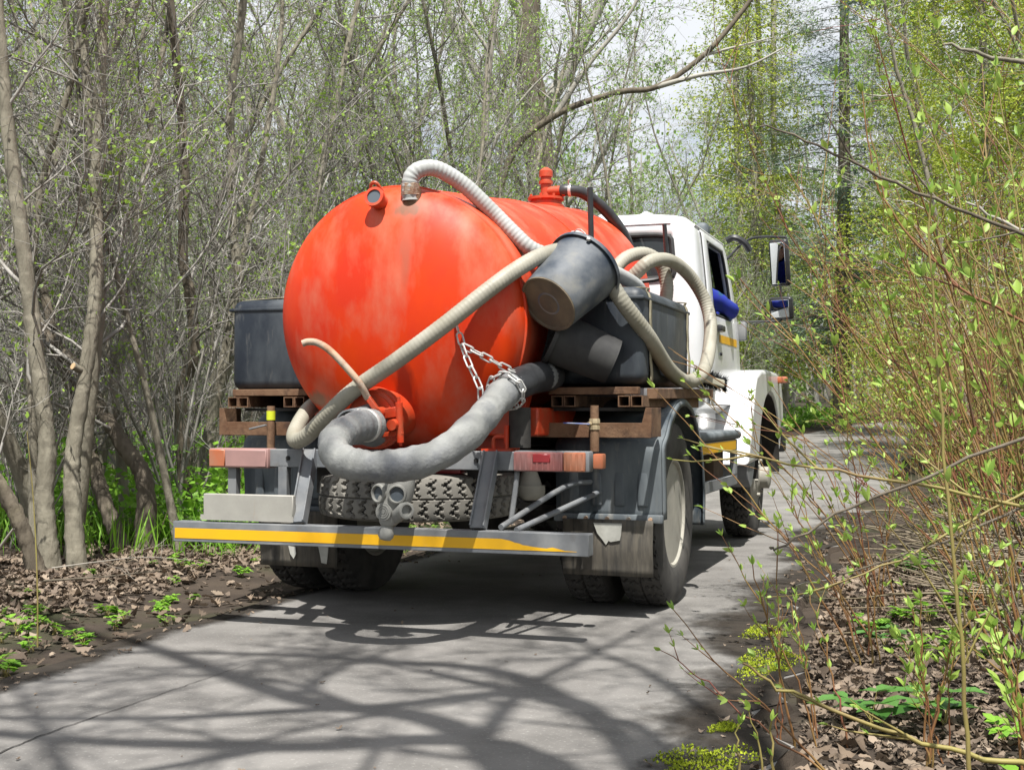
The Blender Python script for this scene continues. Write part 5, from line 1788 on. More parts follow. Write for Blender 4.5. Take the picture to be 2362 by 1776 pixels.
for i, (x, y, lab) in enumerate(((6.05, 34, 'bare upright pole-like trunk just right of the cab roof'), (7.25, 34.5, 'bare pale trunk tall and straight above the wing mirrors'))):
    zz = ground_z(x, y)
    big_tree('tall_pine', lab, (x, y, zz), [(x, y, zz - 0.1), (x + 0.05, y, 3), (x - 0.02 - 0.1 * i, y, 6.5), (x - 0.1 - 0.12 * i, y, 9), (x - 0.15, y, 16)], 0.12, 0.07,
             [([(x, y, h), (x + sx * 0.8, y - 0.2, h + 0.2), (x + sx * 1.7, y - 0.3, h + 0.1)], 0.03, 0.006) for h, sx in ((11, 1), (12, -1), (5.4, -1), (6.2, 1), (7, -1), (7.7, 1), (8.4, -1), (9.2, 1), (10, -1))], 40 + i, bark='twig_pale', leafp=0.4, cnt=6, blen=0.8, lm='larch', leafs=0.09)

# ---- conifers at the right
def conifer(seed, H, r0, nwh, blen, droop, mats, nl, ls, bare=0.12, jit=0.10):
    rng = random.Random(seed)
    tv, cv = Veg(), Veg()
    P = rpath(rng, (0, 0, -0.1), (0, 0, 1), H, 12, 0.012, 0.02)
    tv.tube(P, np.linspace(r0, 0.03, 12), 8)
    for k in range(nwh):
        t = bare + (1 - bare) * k / nwh
        p, d = along(P, min(t, 0.99))
        for _ in range(4):
            a = rng.uniform(0, 6.28)
            l = blen * (1.05 - t) ** 0.7 * rng.uniform(0.5, 1.15) + 0.2
            Q = rpath(rng, p, (math.cos(a), math.sin(a), 0.12), l, 7, 0.08, -droop, -droop * 1.2)
            cv.tube(Q, np.linspace(0.022 * (1.2 - t), 0.004, 7), 4)
            for j in range(int(nl * l * 2.0)):
                q, e = along(Q, rng.uniform(0.15, 1))
                q = q + np.array([rng.gauss(0, jit), rng.gauss(0, jit), rng.gauss(-0.4 * jit, jit)])
                dr = nrm(e) * 0.5 + np.array([rng.gauss(0, 0.6), rng.gauss(0, 0.6), -0.3 + rng.gauss(0, 0.3)])
                cv.leaf(q, dr, ls * rng.uniform(0.4, 1.1), rng, 1, 0.055 if ls > 0.15 else 0.2)
    return tv.mesh('trunk', [mats[0]]), cv.mesh('crown', [mats[1], mats[2]])
SPR = [conifer(60, 17, 0.24, 46, 3.0, 0.05, ('bark_dark', 'twig', 'needle'), 80, 0.17), conifer(61, 15, 0.2, 40, 2.6, 0.06, ('bark_dark', 'twig', 'needle'), 80, 0.17)]
LAR = [conifer(62, 16, 0.2, 40, 3.4, 0.03, ('bark', 'twig_far', 'larch'), 80, 0.11, 0.12, 0.2), conifer(63, 14, 0.17, 36, 3.0, 0.03, ('bark', 'twig_far', 'larch'), 80, 0.11, 0.12, 0.2)]
for (x, y, kind, s, lab) in ((8.2, 32, 0, 1.0, 'dark spruce with bare drooping boughs right of the wing mirrors'), (13.4, 31, 0, 1.0, 'dark spruce towards the right frame edge'), (7.2, 38, 1, 1.05, 'far dark spruce between two bare trunks'),
                             (9.4, 28, 2, 0.95, 'yellow-green larch filling the upper right'), (12.2, 27, 3, 1.0, 'yellow-green larch nearest the right frame edge'), (6.6, 34, 3, 1.0, 'small yellow-green larch behind the tall bare trunks'), (15.5, 36, 1, 1.1, 'dark spruce in the far right corner'), (6.9, 18.5, 2, 0.62, 'feathery yellow-green larch overhanging the upper right'), (8.3, 20.5, 3, 0.75, 'yellow-green larch behind the overhanging one'), (10.2, 23.5, 2, 0.8, 'yellow-green larch standing between the budding trees at right'), (11.8, 38, 0, 1.1, 'dark spruce in the second row behind the larches'), (7.6, 24, 2, 0.5, 'low young larch beside the far path bend')):
    tm, cm = (SPR + LAR)[kind]
    obj_tree('spruce_tree' if kind < 2 else 'larch_tree', tm, cm, (x, y, ground_z(x, y)), x * 3.1, s, lab)

# ---- far woods that close the view
rng = random.Random(77)
fw = Veg()
for k in range(420):
    y = rng.uniform(44, 75)
    x = rng.uniform(-0.5 * y, 0.55 * y)
    if edge_dist(x, min(y, 54)) < 2.5:
        continue
    h = rng.uniform(4, 13)
    P = rpath(rng, (x, y, ground_z(x, y) - 0.2), (rng.gauss(0, 0.1), 0, 1), h, 6, 0.06)
    fw.tube(P, np.linspace(rng.uniform(0.05, 0.14), 0.03, 6), 4)
    for j in range(16):
        p, d = along(P, rng.uniform(0.08, 1))
        Q = rpath(rng, p, side_dir(rng, d, rng.uniform(0.5, 1.2)), rng.uniform(0.8, 2.4), 5, 0.2, 0.05)
        fw.tube(Q, np.linspace(0.022, 0.007, 5), 3)
        for _ in range(16):
            q, e = along(Q, rng.uniform(0.1, 1))
            fw.leaf(q + np.array([rng.gauss(0, .2), rng.gauss(0, .2), rng.gauss(0, .2)]), (rng.gauss(0, 1), rng.gauss(0, 1), rng.gauss(0, 1)), rng.uniform(0.1, 0.24), rng, 1)
tag(link('far_woods', fw.mesh('far_woods', ['twig_far', 'far_leaf'])), 'distant budding woods closing the view behind everything', None, kind='stuff')

# ---- the tree behind the photographer whose branches shade the path
bt = (2.0, -3.0, 0.0)
def sh(x, y, h):
    """the point h metres up that shades (x, y) on the path"""
    return (x + TO_SUN.x / TO_SUN.z * h, y + TO_SUN.y / TO_SUN.z * h, h)
limbs = [
    ([(1.7, -2.6, 4.6), (0.6, -1.4, 5.6), sh(-0.10, 3.85, 6.3), sh(-0.75, 4.45, 6.6), sh(-1.55, 5.45, 7.0), sh(-2.6, 6.6, 7.3)], 0.105, 0.03),
    ([(0.6, -1.4, 5.6), sh(0.25, 4.30, 6.0), sh(-0.5, 4.30, 6.1), sh(-1.2, 4.15, 6.2), sh(-2.2, 4.2, 6.4)], 0.065, 0.02),
    ([(1.72, -2.7, 4.2), (0.8, -1.6, 4.9), sh(0.1, 3.62, 5.3), sh(-0.7, 3.8, 5.5), sh(-1.4, 3.9, 5.6), sh(-2.4, 4.3, 5.8)], 0.10, 0.025),
    ([(1.6, -2.5, 5.2), (0.9, -0.9, 6.6), sh(0.1, 4.65, 7.0), sh(-0.55, 5.10, 7.2), sh(-1.05, 5.25, 7.3), sh(-1.8, 5.3, 7.4)], 0.075, 0.02),
    ([(1.7, -2.6, 5.6), (1.2, -1.0, 6.6), sh(0.55, 4.7, 7.2), sh(0.35, 5.3, 7.6), sh(0.1, 6.3, 8.2)], 0.05, 0.012),
    ([(1.65, -2.5, 5.0), (0.2, -1.6, 5.8), sh(-1.2, 3.5, 6.4), sh(-1.6, 4.3, 6.6), sh(-2.1, 5.2, 6.9)], 0.05, 0.012),
    ([sh(-0.10, 3.85, 6.3), sh(0.05, 4.6, 6.7), sh(0.35, 5.3, 7.1), sh(0.75, 6.2, 7.5)], 0.045, 0.012),
    ([sh(-0.75, 4.45, 6.6), sh(-0.65, 5.0, 6.9), sh(-0.35, 5.6, 7.2)], 0.035, 0.01),
    ([sh(-0.5, 4.30, 6.1), sh(-0.9, 4.75, 6.3), sh(-1.5, 4.85, 6.5)], 0.032, 0.01),
    ([sh(-0.7, 3.8, 5.5), sh(-1.0, 3.55, 5.6), sh(-1.4, 3.3, 5.7)], 0.04, 0.012),
    ([(0.8, -1.6, 4.9), sh(0.45, 3.7, 5.4), sh(0.25, 4.2, 5.7), sh(-0.2, 4.75, 6.0), sh(-0.9, 5.4, 6.4)], 0.045, 0.012),
    ([(1.7, -2.6, 3.9), (1.3, -1.6, 4.6), sh(0.75, 3.5, 5.2), sh(0.85, 4.4, 5.8), sh(1.2, 5.4, 6.4)], 0.06, 0.012),
]
big_tree('shade_tree', 'bare tree behind the viewer that throws the branch shadows on the path', bt, [(2.0, -3.0, -0.1), (1.95, -2.95, 1.5), (1.85, -2.8, 3.2), (1.7, -2.6, 4.6), (1.6, -2.5, 5.6), (1.6, -2.5, 7.5)], 0.17, 0.07, limbs, 51, leafp=0.10, leafs=0.05, cnt=8, lm='bud_leaf', tw='bark', blen=1.1, depth=3, rmin=0.007)

# ------------------------------------------------------------------ right-hand thicket of red and green stems
DOG = [shrub(300 + i, 10, 2.7, 0.8, 6, 0.55, 0.036, ('stem_red' if i % 2 else 'stem_green', 'stem_red', 'bud_leaf'), 0.0075, 0.13, 2, 0.0, (-0.32, -0.1, 0), rmin=0.0020, ntip=3) for i in range(5)]
rng = random.Random(91)
k = 0
names = ['nearest', 'second', 'third']
while k < 27:
    y = rng.uniform(5.2, 9.5) if k < 13 else rng.uniform(9, 17)
    x = rng.uniform(0.35 * y, 0.44 * y + 1.1)
    d = edge_dist(x, y)
    if d < 0.55 or x < (0.355 * y + 0.35 if y < 9 else 0.345 * y + 0.1):
        continue
    near = y < 9.2
    obj_shrub('dogwood_shrub', DOG[k % 5], (x, y, ground_z(x, y)), rng.uniform(-0.6, 0.6), rng.uniform(0.8, 1.15),
              'bushy red-stemmed shrub with opening leaves at the right of the path' if near else 'red-stemmed leafing shrub further along the right of the path',
              'red-stemmed shrubs near the right frame edge' if near else 'red-stemmed shrubs along the far right')
    k += 1

for i, (x, y) in enumerate(((6.6, 17.5), (7.4, 19.5), (8.3, 21.5), (9.3, 23.5), (10.4, 25.5), (8.9, 20.5), (11.6, 27.5), (7.9, 17))):
    tm, cm = FARS[i % 4]
    obj_tree('leafing_shrub', tm, cm, (x, y, ground_z(x, y)), i * 1.3, 0.3 + 0.03 * (i % 3), 'low pale green leafing shrub on the right side of the far path', 'shrub', 'leafing shrubs right of the far path')
# near shoots with single leaves
def leaf_mesh(name, L, wd, mt, curl):
    vs, fs = [], []
    N = 6
    for i in range(N + 1):
        t = i / N
        wq = wd * math.sin(math.pi * min(1, t * 0.92 + 0.06)) ** 0.9 * (1 - 0.25 * t)
        z = curl * t * t * L
        vs += [(-wq, t * L, z + wq * 0.35), (0, t * L, z), (wq, t * L, z + wq * 0.35)]
    for i in range(N):
        a = i * 3
        fs += [(a, a + 1, a + 4, a + 3), (a + 1, a + 2, a + 5, a + 4)]
    me = bpy.data.meshes.new(name)
    me.from_pydata(vs, [], fs)
    me.materials.append(MATS[mt])
    me.polygons.foreach_set('use_smooth', [True] * len(fs))
    return me
LEAF = [leaf_mesh('leaf', 1.0, 0.20, 'bud_leaf', 0.25), leaf_mesh('leaf', 1.0, 0.26, 'bud_leaf', -0.2), leaf_mesh('leaf', 1.0, 0.16, 'green_leaf', 0.1)]

def put_leaf(parent, p, d, size, rng):
    o = link('leaf', LEAF[rng.randrange(3)], parent)
    o.location = p
    q = Vector(d).to_track_quat('Y', 'Z')
    o.rotation_mode = 'QUATERNION'
    o.rotation_quaternion = q @ Quaternion((0, 1, 0), rng.uniform(-1.2, 1.2))
    o.scale = (size,) * 3
    return o

def shoot_thing(name, label, base, stems, mt, seed, cat='shrub', group=None, leaf=(0.035, 0.055), nodes=5, side=True):
    """stems: list of (path in world metres, radius); every stem and every leaf is a part of its own"""
    rng = random.Random(seed)
    r = link(name, None)
    r.location = base
    tag(r, label, cat, group)
    b = np.array(base)
    for path, rad in stems:
        P = dense(path, 5) - b
        P = P + np.array([[rng.gauss(0, 0.004) for _ in range(3)] for _ in P])
        sv = Veg()
        sv.tube(P, np.linspace(rad, rad * 0.35, len(P)), 6)
        tips = [P]
        if side:
            for k in range(rng.randrange(2, 5)):
                p, d = along(P, rng.uniform(0.3, 0.9))
                L = np.linalg.norm(P[-1] - P[0]) * rng.uniform(0.12, 0.3)
                Q = rpath(rng, p, side_dir(rng, d, rng.uniform(0.35, 0.7)), L, 5, 0.06, 0.05)
                sv.tube(Q, np.linspace(rad * 0.5, rad * 0.2, 5), 4)
                tips.append(Q)
        link('stem', sv.mesh('stem', [mt]), r)
        for Q in tips:
            n = nodes if Q is P else 2
            for k in range(n):
                t = 0.35 + 0.65 * (k + 1) / n if Q is P else (k + 1) / n
                p, d = along(Q, min(t, 0.999))
                d = nrm(d)
                s = rng.uniform(*leaf)
                for sg in ((1, -1) if t < 0.99 else (1, -1, 0)):
                    x = nrm(np.cross(d, np.array([rng.gauss(0, 0.5), rng.gauss(0, 0.5), 1.0])))
                    put_leaf(r, Vector(p), Vector(d * 0.75 + x * sg * 0.6), s * (1.1 if sg == 0 else 1), rng)
    return r

def up_stems(rng, x, y, n, H, lean, rad, fan=0.35):
    o = []
    for k in range(n):
        bx, by = x + rng.gauss(0, 0.05), y + rng.gauss(0, 0.05)
        bz = ground_z(bx, by) - 0.02
        h = H * rng.uniform(0.6, 1.15)
        dx, dy = lean[0] * rng.uniform(0.4, 1.3) + rng.gauss(0, fan), lean[1] + rng.gauss(0, fan * 0.6)
        o.append(([(bx, by, bz), (bx + dx * h * 0.25, by + dy * h * 0.25, bz + h * 0.35), (bx + dx * h * 0.6, by + dy * h * 0.6, bz + h * 0.68), (bx + dx * h * 1.0, by + dy * h, bz + h)], rad * rng.uniform(0.7, 1.2)))
    return o
rng = random.Random(12)
shoot_thing('dogwood_shoots', 'fan of thin red shoots leaning out over the asphalt beside the rear wheel', (0.86, 3.9, 0), up_stems(rng, 0.90, 3.95, 7, 0.72, (-0.42, 0.1), 0.0038, 0.22), 'stem_red', 401, nodes=4, leaf=(0.022, 0.034))
shoot_thing('dogwood_shoots', 'thin stray shoots leaning low across the path at lower right', (0.85, 3.55, 0), [([(0.86, 3.5, 0.0), (0.74, 3.5, 0.13), (0.58, 3.5, 0.28), (0.44, 3.5, 0.44)], 0.004), ([(0.86, 3.52, 0.0), (0.70, 3.55, 0.10), (0.55, 3.6, 0.22), (0.42, 3.6, 0.32)], 0.0035)], 'stem_red', 402, nodes=3, leaf=(0.018, 0.028))
shoot_thing('cut_stems', 'three cut yellow-green stems standing at the bottom edge', (0.56, 3.2, 0), [([(0.565, 3.15, -0.02), (0.555, 3.15, 0.12), (0.548, 3.15, 0.22)], 0.0048), ([(0.62, 3.12, -0.02), (0.60, 3.12, 0.14), (0.572, 3.12, 0.26)], 0.004), ([(0.632, 3.1, -0.02), (0.625, 3.1, 0.12), (0.62, 3.1, 0.235)], 0.0058)], 'stem_green', 403, nodes=2, leaf=(0.02, 0.03), side=False)
shoot_thing('dogwood_shoots', 'upright yellow-green stem with paired leaves near the right edge', (1.06, 3.0, 0), [([(1.07, 3.0, -0.02), (1.05, 3.0, 0.3), (1.03, 3.02, 0.7), (1.0, 3.05, 1.15), (1.0, 3.05, 1.5)], 0.0062)], 'stem_green', 404, nodes=9, leaf=(0.03, 0.045))
shoot_thing('dogwood_shoots', 'cluster of leafy shoots at the lower right among dead leaves', (1.2, 3.7, 0), up_stems(rng, 1.22, 3.7, 6, 0.62, (-0.1, 0), 0.004, 0.25), 'stem_red', 405, nodes=4, leaf=(0.025, 0.042))
shoot_thing('dogwood_shoots', 'tall red shoots with broad pairs of leaves in the lower right corner', (1.38, 3.45, 0), up_stems(rng, 1.40, 3.45, 5, 0.55, (-0.15, 0), 0.0045, 0.2), 'stem_red', 406, nodes=4, leaf=(0.032, 0.052))
shoot_thing('dogwood_shoots', 'spray of fine shoots between path edge and brush heap', (1.4, 5.2, 0), up_stems(rng, 1.45, 5.2, 8, 1.0, (-0.35, 0), 0.0042, 0.28), 'stem_red', 407, nodes=4, leaf=(0.03, 0.045))
shoot_thing('dogwood_shoots', 'spray of fine shoots just in front of the front wheel', (1.85, 6.6, 0), up_stems(rng, 1.9, 6.6, 9, 1.25, (-0.4, 0), 0.0045, 0.3), 'stem_red', 408, nodes=4, leaf=(0.03, 0.045))
shoot_thing('dogwood_shoots', 'tall arching red stems reaching up towards the wing mirrors', (1.95, 5.4, 0), up_stems(rng, 2.1, 5.4, 7, 2.1, (-0.26, 0), 0.006, 0.18), 'stem_red', 409, nodes=7, leaf=(0.04, 0.06))
shoot_thing('dogwood_shoots', 'tall leafy stems leaning left at the right frame edge', (2.0, 4.6, 0), up_stems(rng, 2.1, 4.6, 7, 2.0, (-0.30, 0), 0.006, 0.16), 'stem_red', 410, nodes=7, leaf=(0.04, 0.06))
shoot_thing('dogwood_shoots', 'tall olive stems with bright leaves at the far right edge', (1.75, 3.9, 0), up_stems(rng, 1.8, 3.9, 6, 1.9, (-0.16, 0), 0.0055, 0.15), 'stem_green', 411, nodes=7, leaf=(0.04, 0.055))
shoot_thing('fallen_branch', 'long olive branch running level across the path view towards the side step', (2.0, 4.2, 0.6), [([(2.1, 4.2, 0.50), (1.69, 4.2, 0.66), (1.2, 4.2, 0.765), (0.9, 4.2, 0.815), (0.63, 4.2, 0.87)], 0.0085)], 'stem_green', 412, 'branch', nodes=2, leaf=(0.02, 0.03))
shoot_thing('fallen_branch', 'dark broken branch slanting down left to a blunt end over the path', (1.7, 3.6, 1.0), [([(1.75, 3.6, 1.02), (1.49, 3.6, 0.93), (1.15, 3.6, 0.80), (0.9, 3.6, 0.69), (0.74, 3.6, 0.605), (0.72, 3.6, 0.60)], 0.0065)], 'bark_dark', 413, 'branch', nodes=1, leaf=(0.012, 0.018), side=False)
shoot_thing('fallen_branch', 'dark bare branch sloping up left across the upper right sky', (1.8, 3.8, 1.4), [([(1.85, 3.8, 1.36), (1.63, 3.8, 1.46), (1.36, 3.8, 1.56), (1.09, 3.8, 1.68), (0.87, 3.8, 1.785), (0.73, 3.8, 1.83)], 0.0075)], 'bark_dark', 414, 'branch', nodes=2, leaf=(0.015, 0.02))
shoot_thing('fallen_branch', 'pale dead branch poking in from the right edge', (2.0, 4.4, 1.45), [([(2.05, 4.4, 1.45), (1.89, 4.4, 1.52), (1.73, 4.4, 1.61), (1.56, 4.4, 1.69)], 0.012)], 'twig_pale', 415, 'branch', nodes=1, leaf=(0.01, 0.012), side=False)
shoot_thing('fallen_branch', 'dark dead branch entering at the top right corner', (1.95, 4.4, 2.1), [([(2.0, 4.4, 2.13), (1.78, 4.4, 2.17), (1.62, 4.4, 2.205), (1.48, 4.4, 2.24)], 0.012)], 'bark', 416, 'branch', nodes=1, leaf=(0.01, 0.012), side=False)
shoot_thing('fallen_branch', 'red stem curving up left with young leaves above the brush', (2.2, 5.2, 1.2), [([(2.3, 5.2, 1.2), (2.0, 5.2, 1.38), (1.79, 5.2, 1.50), (1.56, 5.2, 1.76), (1.46, 5.2, 1.97), (1.42, 5.2, 2.28)], 0.008)], 'stem_red', 417, 'branch', nodes=6, leaf=(0.04, 0.055))
shoot_thing('fallen_branch', 'olive branch lying over the dead leaves at the lower right', (1.45, 3.3, 0.0), [([(1.45, 3.3, 0.06), (1.2, 3.3, 0.10), (1.0, 3.32, 0.15), (0.72, 3.35, 0.25), (0.60, 3.36, 0.33)], 0.009)], 'stem_green', 418, 'branch', nodes=2, leaf=(0.02, 0.03))
shoot_thing('fallen_branch', 'dark branch arching over the brush heap at right', (2.3, 5.0, 0.5), [([(2.35, 5.0, 0.75), (2.0, 5.0, 0.62), (1.6, 5.0, 0.45), (1.25, 5.0, 0.35)], 0.008)], 'bark_dark', 419, 'branch', nodes=1, leaf=(0.015, 0.02))
shoot_thing('fallen_branch', 'thin brown branch crossing low in front of the shrubs', (2.1, 4.5, 0.6), [([(2.15, 4.5, 0.85), (1.75, 4.5, 0.68), (1.35, 4.5, 0.47), (1.05, 4.5, 0.36)], 0.007)], 'stem_green', 420, 'branch', nodes=3, leaf=(0.02, 0.03))

shoot_thing('dogwood_shoots', 'mostly bare brown shoots arching over the brush heap', (2.3, 6.2, 0), up_stems(rng, 2.35, 6.2, 9, 1.25, (-0.5, 0), 0.0042, 0.3), 'stem_red', 421, nodes=2, leaf=(0.022, 0.035))
shoot_thing('dogwood_shoots', 'fine bare shoots leaning left at the path edge beyond the brush heap', (2.75, 7.8, 0), up_stems(rng, 2.8, 7.8, 9, 1.4, (-0.45, 0), 0.0045, 0.3), 'stem_red', 422, nodes=2, leaf=(0.022, 0.035))
shoot_thing('dogwood_shoots', 'loose bare olive shoots in front of the brush heap', (1.85, 5.0, 0), up_stems(rng, 1.9, 5.0, 8, 0.95, (-0.5, 0), 0.0038, 0.35), 'stem_green', 423, nodes=2, leaf=(0.02, 0.032))
shoot_thing('dogwood_shoots', 'dark bare shoots rising low at the right edge above the dead leaves', (1.75, 4.4, 0), up_stems(rng, 1.8, 4.4, 8, 0.8, (-0.45, 0), 0.0036, 0.35), 'bark_dark', 424, nodes=2, leaf=(0.02, 0.03))

# heap of dead stems
rng = random.Random(44)
hp_ = Veg()
for k in range(620):
    y = rng.uniform(5.9, 10.5)
    x = rng.uniform(0.335 * y + 0.35, 0.42 * y + 1.1)
    z = ground_z(x, y) + abs(rng.gauss(0.03, 0.10)) + 0.01
    a = rng.gauss(0.15, 0.85)
    L = rng.uniform(0.4, 1.2)
    P = rpath(rng, (x, y, z), (-math.cos(a), math.sin(a), rng.gauss(0.05, 0.14)), L, 6, 0.07)
    P[:, 2] = np.maximum(P[:, 2], 0.02)
    hp_.tube(P, np.linspace(rng.uniform(0.004, 0.010), 0.0025, 6), 4)
tag(link('brush_heap', hp_.mesh('brush_heap', ['dry_stem'])), 'tangled heap of dead cut stems beside the path at right', None, kind='stuff')
rp_ = Veg()
for k in range(900):
    side = rng.random()
    y = rng.uniform(9, 30)
    x = road_x(y) - 2.2 - rng.uniform(0, 7) if side < 0.72 else road_x(y) + 1.9 + rng.uniform(0, 4)
    L = rng.uniform(0.5, 1.5)
    P = rpath(rng, (x, y, ground_z(x, y) - 0.02), (rng.gauss(0, 0.18), rng.gauss(0, 0.18), 1), L, 5, 0.07)
    rp_.tube(P, np.linspace(0.005, 0.002, 5), 3)
tag(link('dry_stems', rp_.mesh('dry_stems', ['dry_stem'])), 'pale dead upright weed stems among the trunks', None, kind='stuff')

# leaf litter: lobed, curled dead leaves
def litter(name, label, N, pick, seed, size):
    rng = np.random.default_rng(seed)
    pr_ = random.Random(seed)
    pts = []
    while len(pts) < N:
        q = pick(pr_)
        if q:
            pts.append(q)
    W0 = np.array([0.03, 0.17, 0.28, 0.18, 0.36, 0.22, 0.27, 0.10, 0.01])
    T0 = np.array([0, 0.14, 0.26, 0.37, 0.52, 0.64, 0.76, 0.90, 1.0])
    V, Q = [], []
    n = 0
    base = []
    for i in range(8):
        a = i * 3
        base += [(a, a + 1, a + 4, a + 3), (a + 1, a + 2, a + 5, a + 4)]
    base = np.array(base)
    for (x, y, z) in pts:
        s = size * min(1.5, rng.lognormal(-0.1, 0.42))
        wv = W0 * rng.uniform(0.75, 1.25, 9) * rng.uniform(0.6, 1.15)
        fold = rng.normal(0.1, 0.35)
        curl = rng.normal(0.15, 0.5)
        L = np.zeros((27, 3))
        L[0::3] = np.stack([-wv, T0 - 0.5, np.abs(wv) * fold], 1)
        L[1::3] = np.stack([0 * wv, T0 - 0.5, 0 * wv], 1)
        L[2::3] = np.stack([wv, T0 - 0.5, np.abs(wv) * fold], 1)
        L[:, 2] += curl * (L[:, 1] ** 2) * 1.4 + rng.normal(0, 0.025, 27) + 0.10 * np.sin(L[:, 0] * 9 + rng.uniform(0, 6))
        a = rng.uniform(0, 6.28)
        tx, ty = rng.normal(0, 0.2), rng.normal(0, 0.2)
        ca, sa = math.cos(a), math.sin(a)
        L = L @ np.array([[ca, sa, 0], [-sa, ca, 0], [0, 0, 1]])
        L[:, 2] += L[:, 0] * tx + L[:, 1] * ty
        L *= s
        L += np.array([x, y, z + 0.012 - min(0, L[:, 2].min()) * 0.6])
        V.append(L)
        Q.append(base + n)
        n += 27
    vg = Veg()
    vg.V, vg.Q = V, Q
    vg.M = [np.zeros(len(q), int) for q in Q]
    return tag(link(name, vg.mesh(name, ['leaf_litter'])), label, None, kind='stuff')
def pickL(r):
    y = r.uniform(4.2, 14)
    d = abs(r.gauss(1.25, 0.75)) if y < 9 else r.uniform(0.1, 3.5)
    if d < 0.75 and r.random() < 0.82:
        return None
    x = road_x(y) - (1.42 + d) * 1.03
    if x < -0.42 * y - 0.3:
        return None
    return x, y, ground_z(x, y)
def pickR(r):
    y = r.uniform(2.9, 9)
    d = r.uniform(0.02, 2.4)
    x = road_x(y) + (1.45 + d) * 1.03
    if x > 0.43 * y + 0.2:
        return None
    return x, y, ground_z(x, y)
def pickF(r):
    y = r.uniform(3.2, 12)
    x = road_x(y) + r.choice((-1, 1)) * (1.40 - abs(r.gauss(0, 0.10)))
    return x, y, -0.006 + rise(y)
litter('leaf_litter', 'brown dead leaves covering the verge left of the path', 10500, pickL, 1, 0.053)
litter('leaf_litter', 'brown dead leaves covering the verge right of the path', 8000, pickR, 2, 0.046)
litter('edge_litter', 'scraps of dead leaf along the path edges', 420, pickF, 3, 0.03)
def pickP(r):
    y = r.uniform(3.3, 9)
    return road_x(y) + r.uniform(-1.3, 1.3), y, -0.008
litter('path_scraps', 'tiny scraps of leaf scattered on the asphalt', 90, pickP, 4, 0.016)

# small herbs on the verges: four grown individuals, copied
def herb(seed, n, size, stalk, mt):
    rng = random.Random(seed)
    vg = Veg()
    for k in range(n):
        a = rng.uniform(0, 6.28)
        e = rng.uniform(0.2, 1.0)
        h = stalk * rng.uniform(0.4, 1.2)
        p0 = (rng.gauss(0, 0.012), rng.gauss(0, 0.012), -0.01)
        p1 = np.array([math.cos(a) * e * stalk * 0.9, math.sin(a) * e * stalk * 0.9, h])
        vg.tube([p0, p1 * np.array([0.4, 0.4, 0.6]), p1], [0.002, 0.0017, 0.0013], 3, 0)
        for j in range(3):
            aa = a + (j - 1) * 1.1 + rng.gauss(0, 0.2)
            d = np.array([math.cos(aa), math.sin(aa), rng.uniform(-0.1, 0.35)])
            s = size * rng.uniform(0.6, 1.3)
            x = nrm(np.cross(d, (0, 0, 1.0)))
            u = nrm(np.cross(x, d))
            o = np.array(p1, float)
            V = [o]
            for t, wv in ((0.3, 0.28), (0.62, 0.30)):
                V += [o + d * s * t - x * s * wv + u * s * 0.06, o + d * s * t - u * s * 0.02, o + d * s * t + x * s * wv + u * s * 0.06]
            V.append(o + d * s - u * s * 0.1)
            vg.V.append(np.array(V))
            q = np.array([[0, 1, 2, 2], [0, 2, 3, 3], [1, 4, 5, 2], [2, 5, 6, 3], [4, 7, 5, 5], [5, 7, 6, 6]])
            q = np.array([[0, 1, 2, 3], [1, 4, 5, 2], [2, 5, 6, 3], [4, 7, 6, 5]])
            vg.Q.append(q + vg.n)
            vg.M.append(np.full(4, 1))
            vg.n += 8
    return vg.mesh('herb', ['stem_green', mt])
HERB = [herb(500 + i, 9 + 3 * (i % 3), 0.042 + 0.008 * (i % 3), 0.06 + 0.03 * (i % 2), 'herb_leaf') for i in range(5)]
HERBD = [herb(520 + i, 6, 0.085, 0.09, 'dark_leaf') for i in range(2)]
rng = random.Random(66)
for k in range(175):
    y = 4.3 + 8.5 * rng.random() ** 1.5
    d = abs(rng.gauss(0.35, 0.55)) + 0.06 if k < 120 else rng.uniform(0.8, 2.4)
    x = road_x(y) - (1.44 + d) * 1.03
    if x < -0.43 * y - 0.2:
        continue
    o = link('herb_plant', HERB[rng.randrange(5)])
    o.location = (x, y, ground_z(x, y) + 0.005)
    o.rotation_euler = (rng.gauss(0, 0.1), rng.gauss(0, 0.1), rng.uniform(0, 6.28))
    o.scale = (rng.uniform(0.35, 0.85),) * 3
    tag(o, 'small bright green weed sprouting in the soil left of the path', 'plant', 'weeds on the left verge')
for k in range(34):
    y = rng.uniform(3.3, 8)
    x = road_x(y) + 1.5 + rng.uniform(0.1, 2.2)
    if x > 0.43 * y + 0.2:
        continue
    o = link('herb_plant', (HERBD + HERB)[rng.randrange(5)])
    o.location = (x, y, ground_z(x, y) + 0.005)
    o.rotation_euler = (rng.gauss(0, 0.1), rng.gauss(0, 0.1), rng.uniform(0, 6.28))
    o.scale = (rng.uniform(0.8, 1.5),) * 3
    tag(o, 'green herb growing through dead leaves right of the path', 'plant', 'herbs on the right verge')

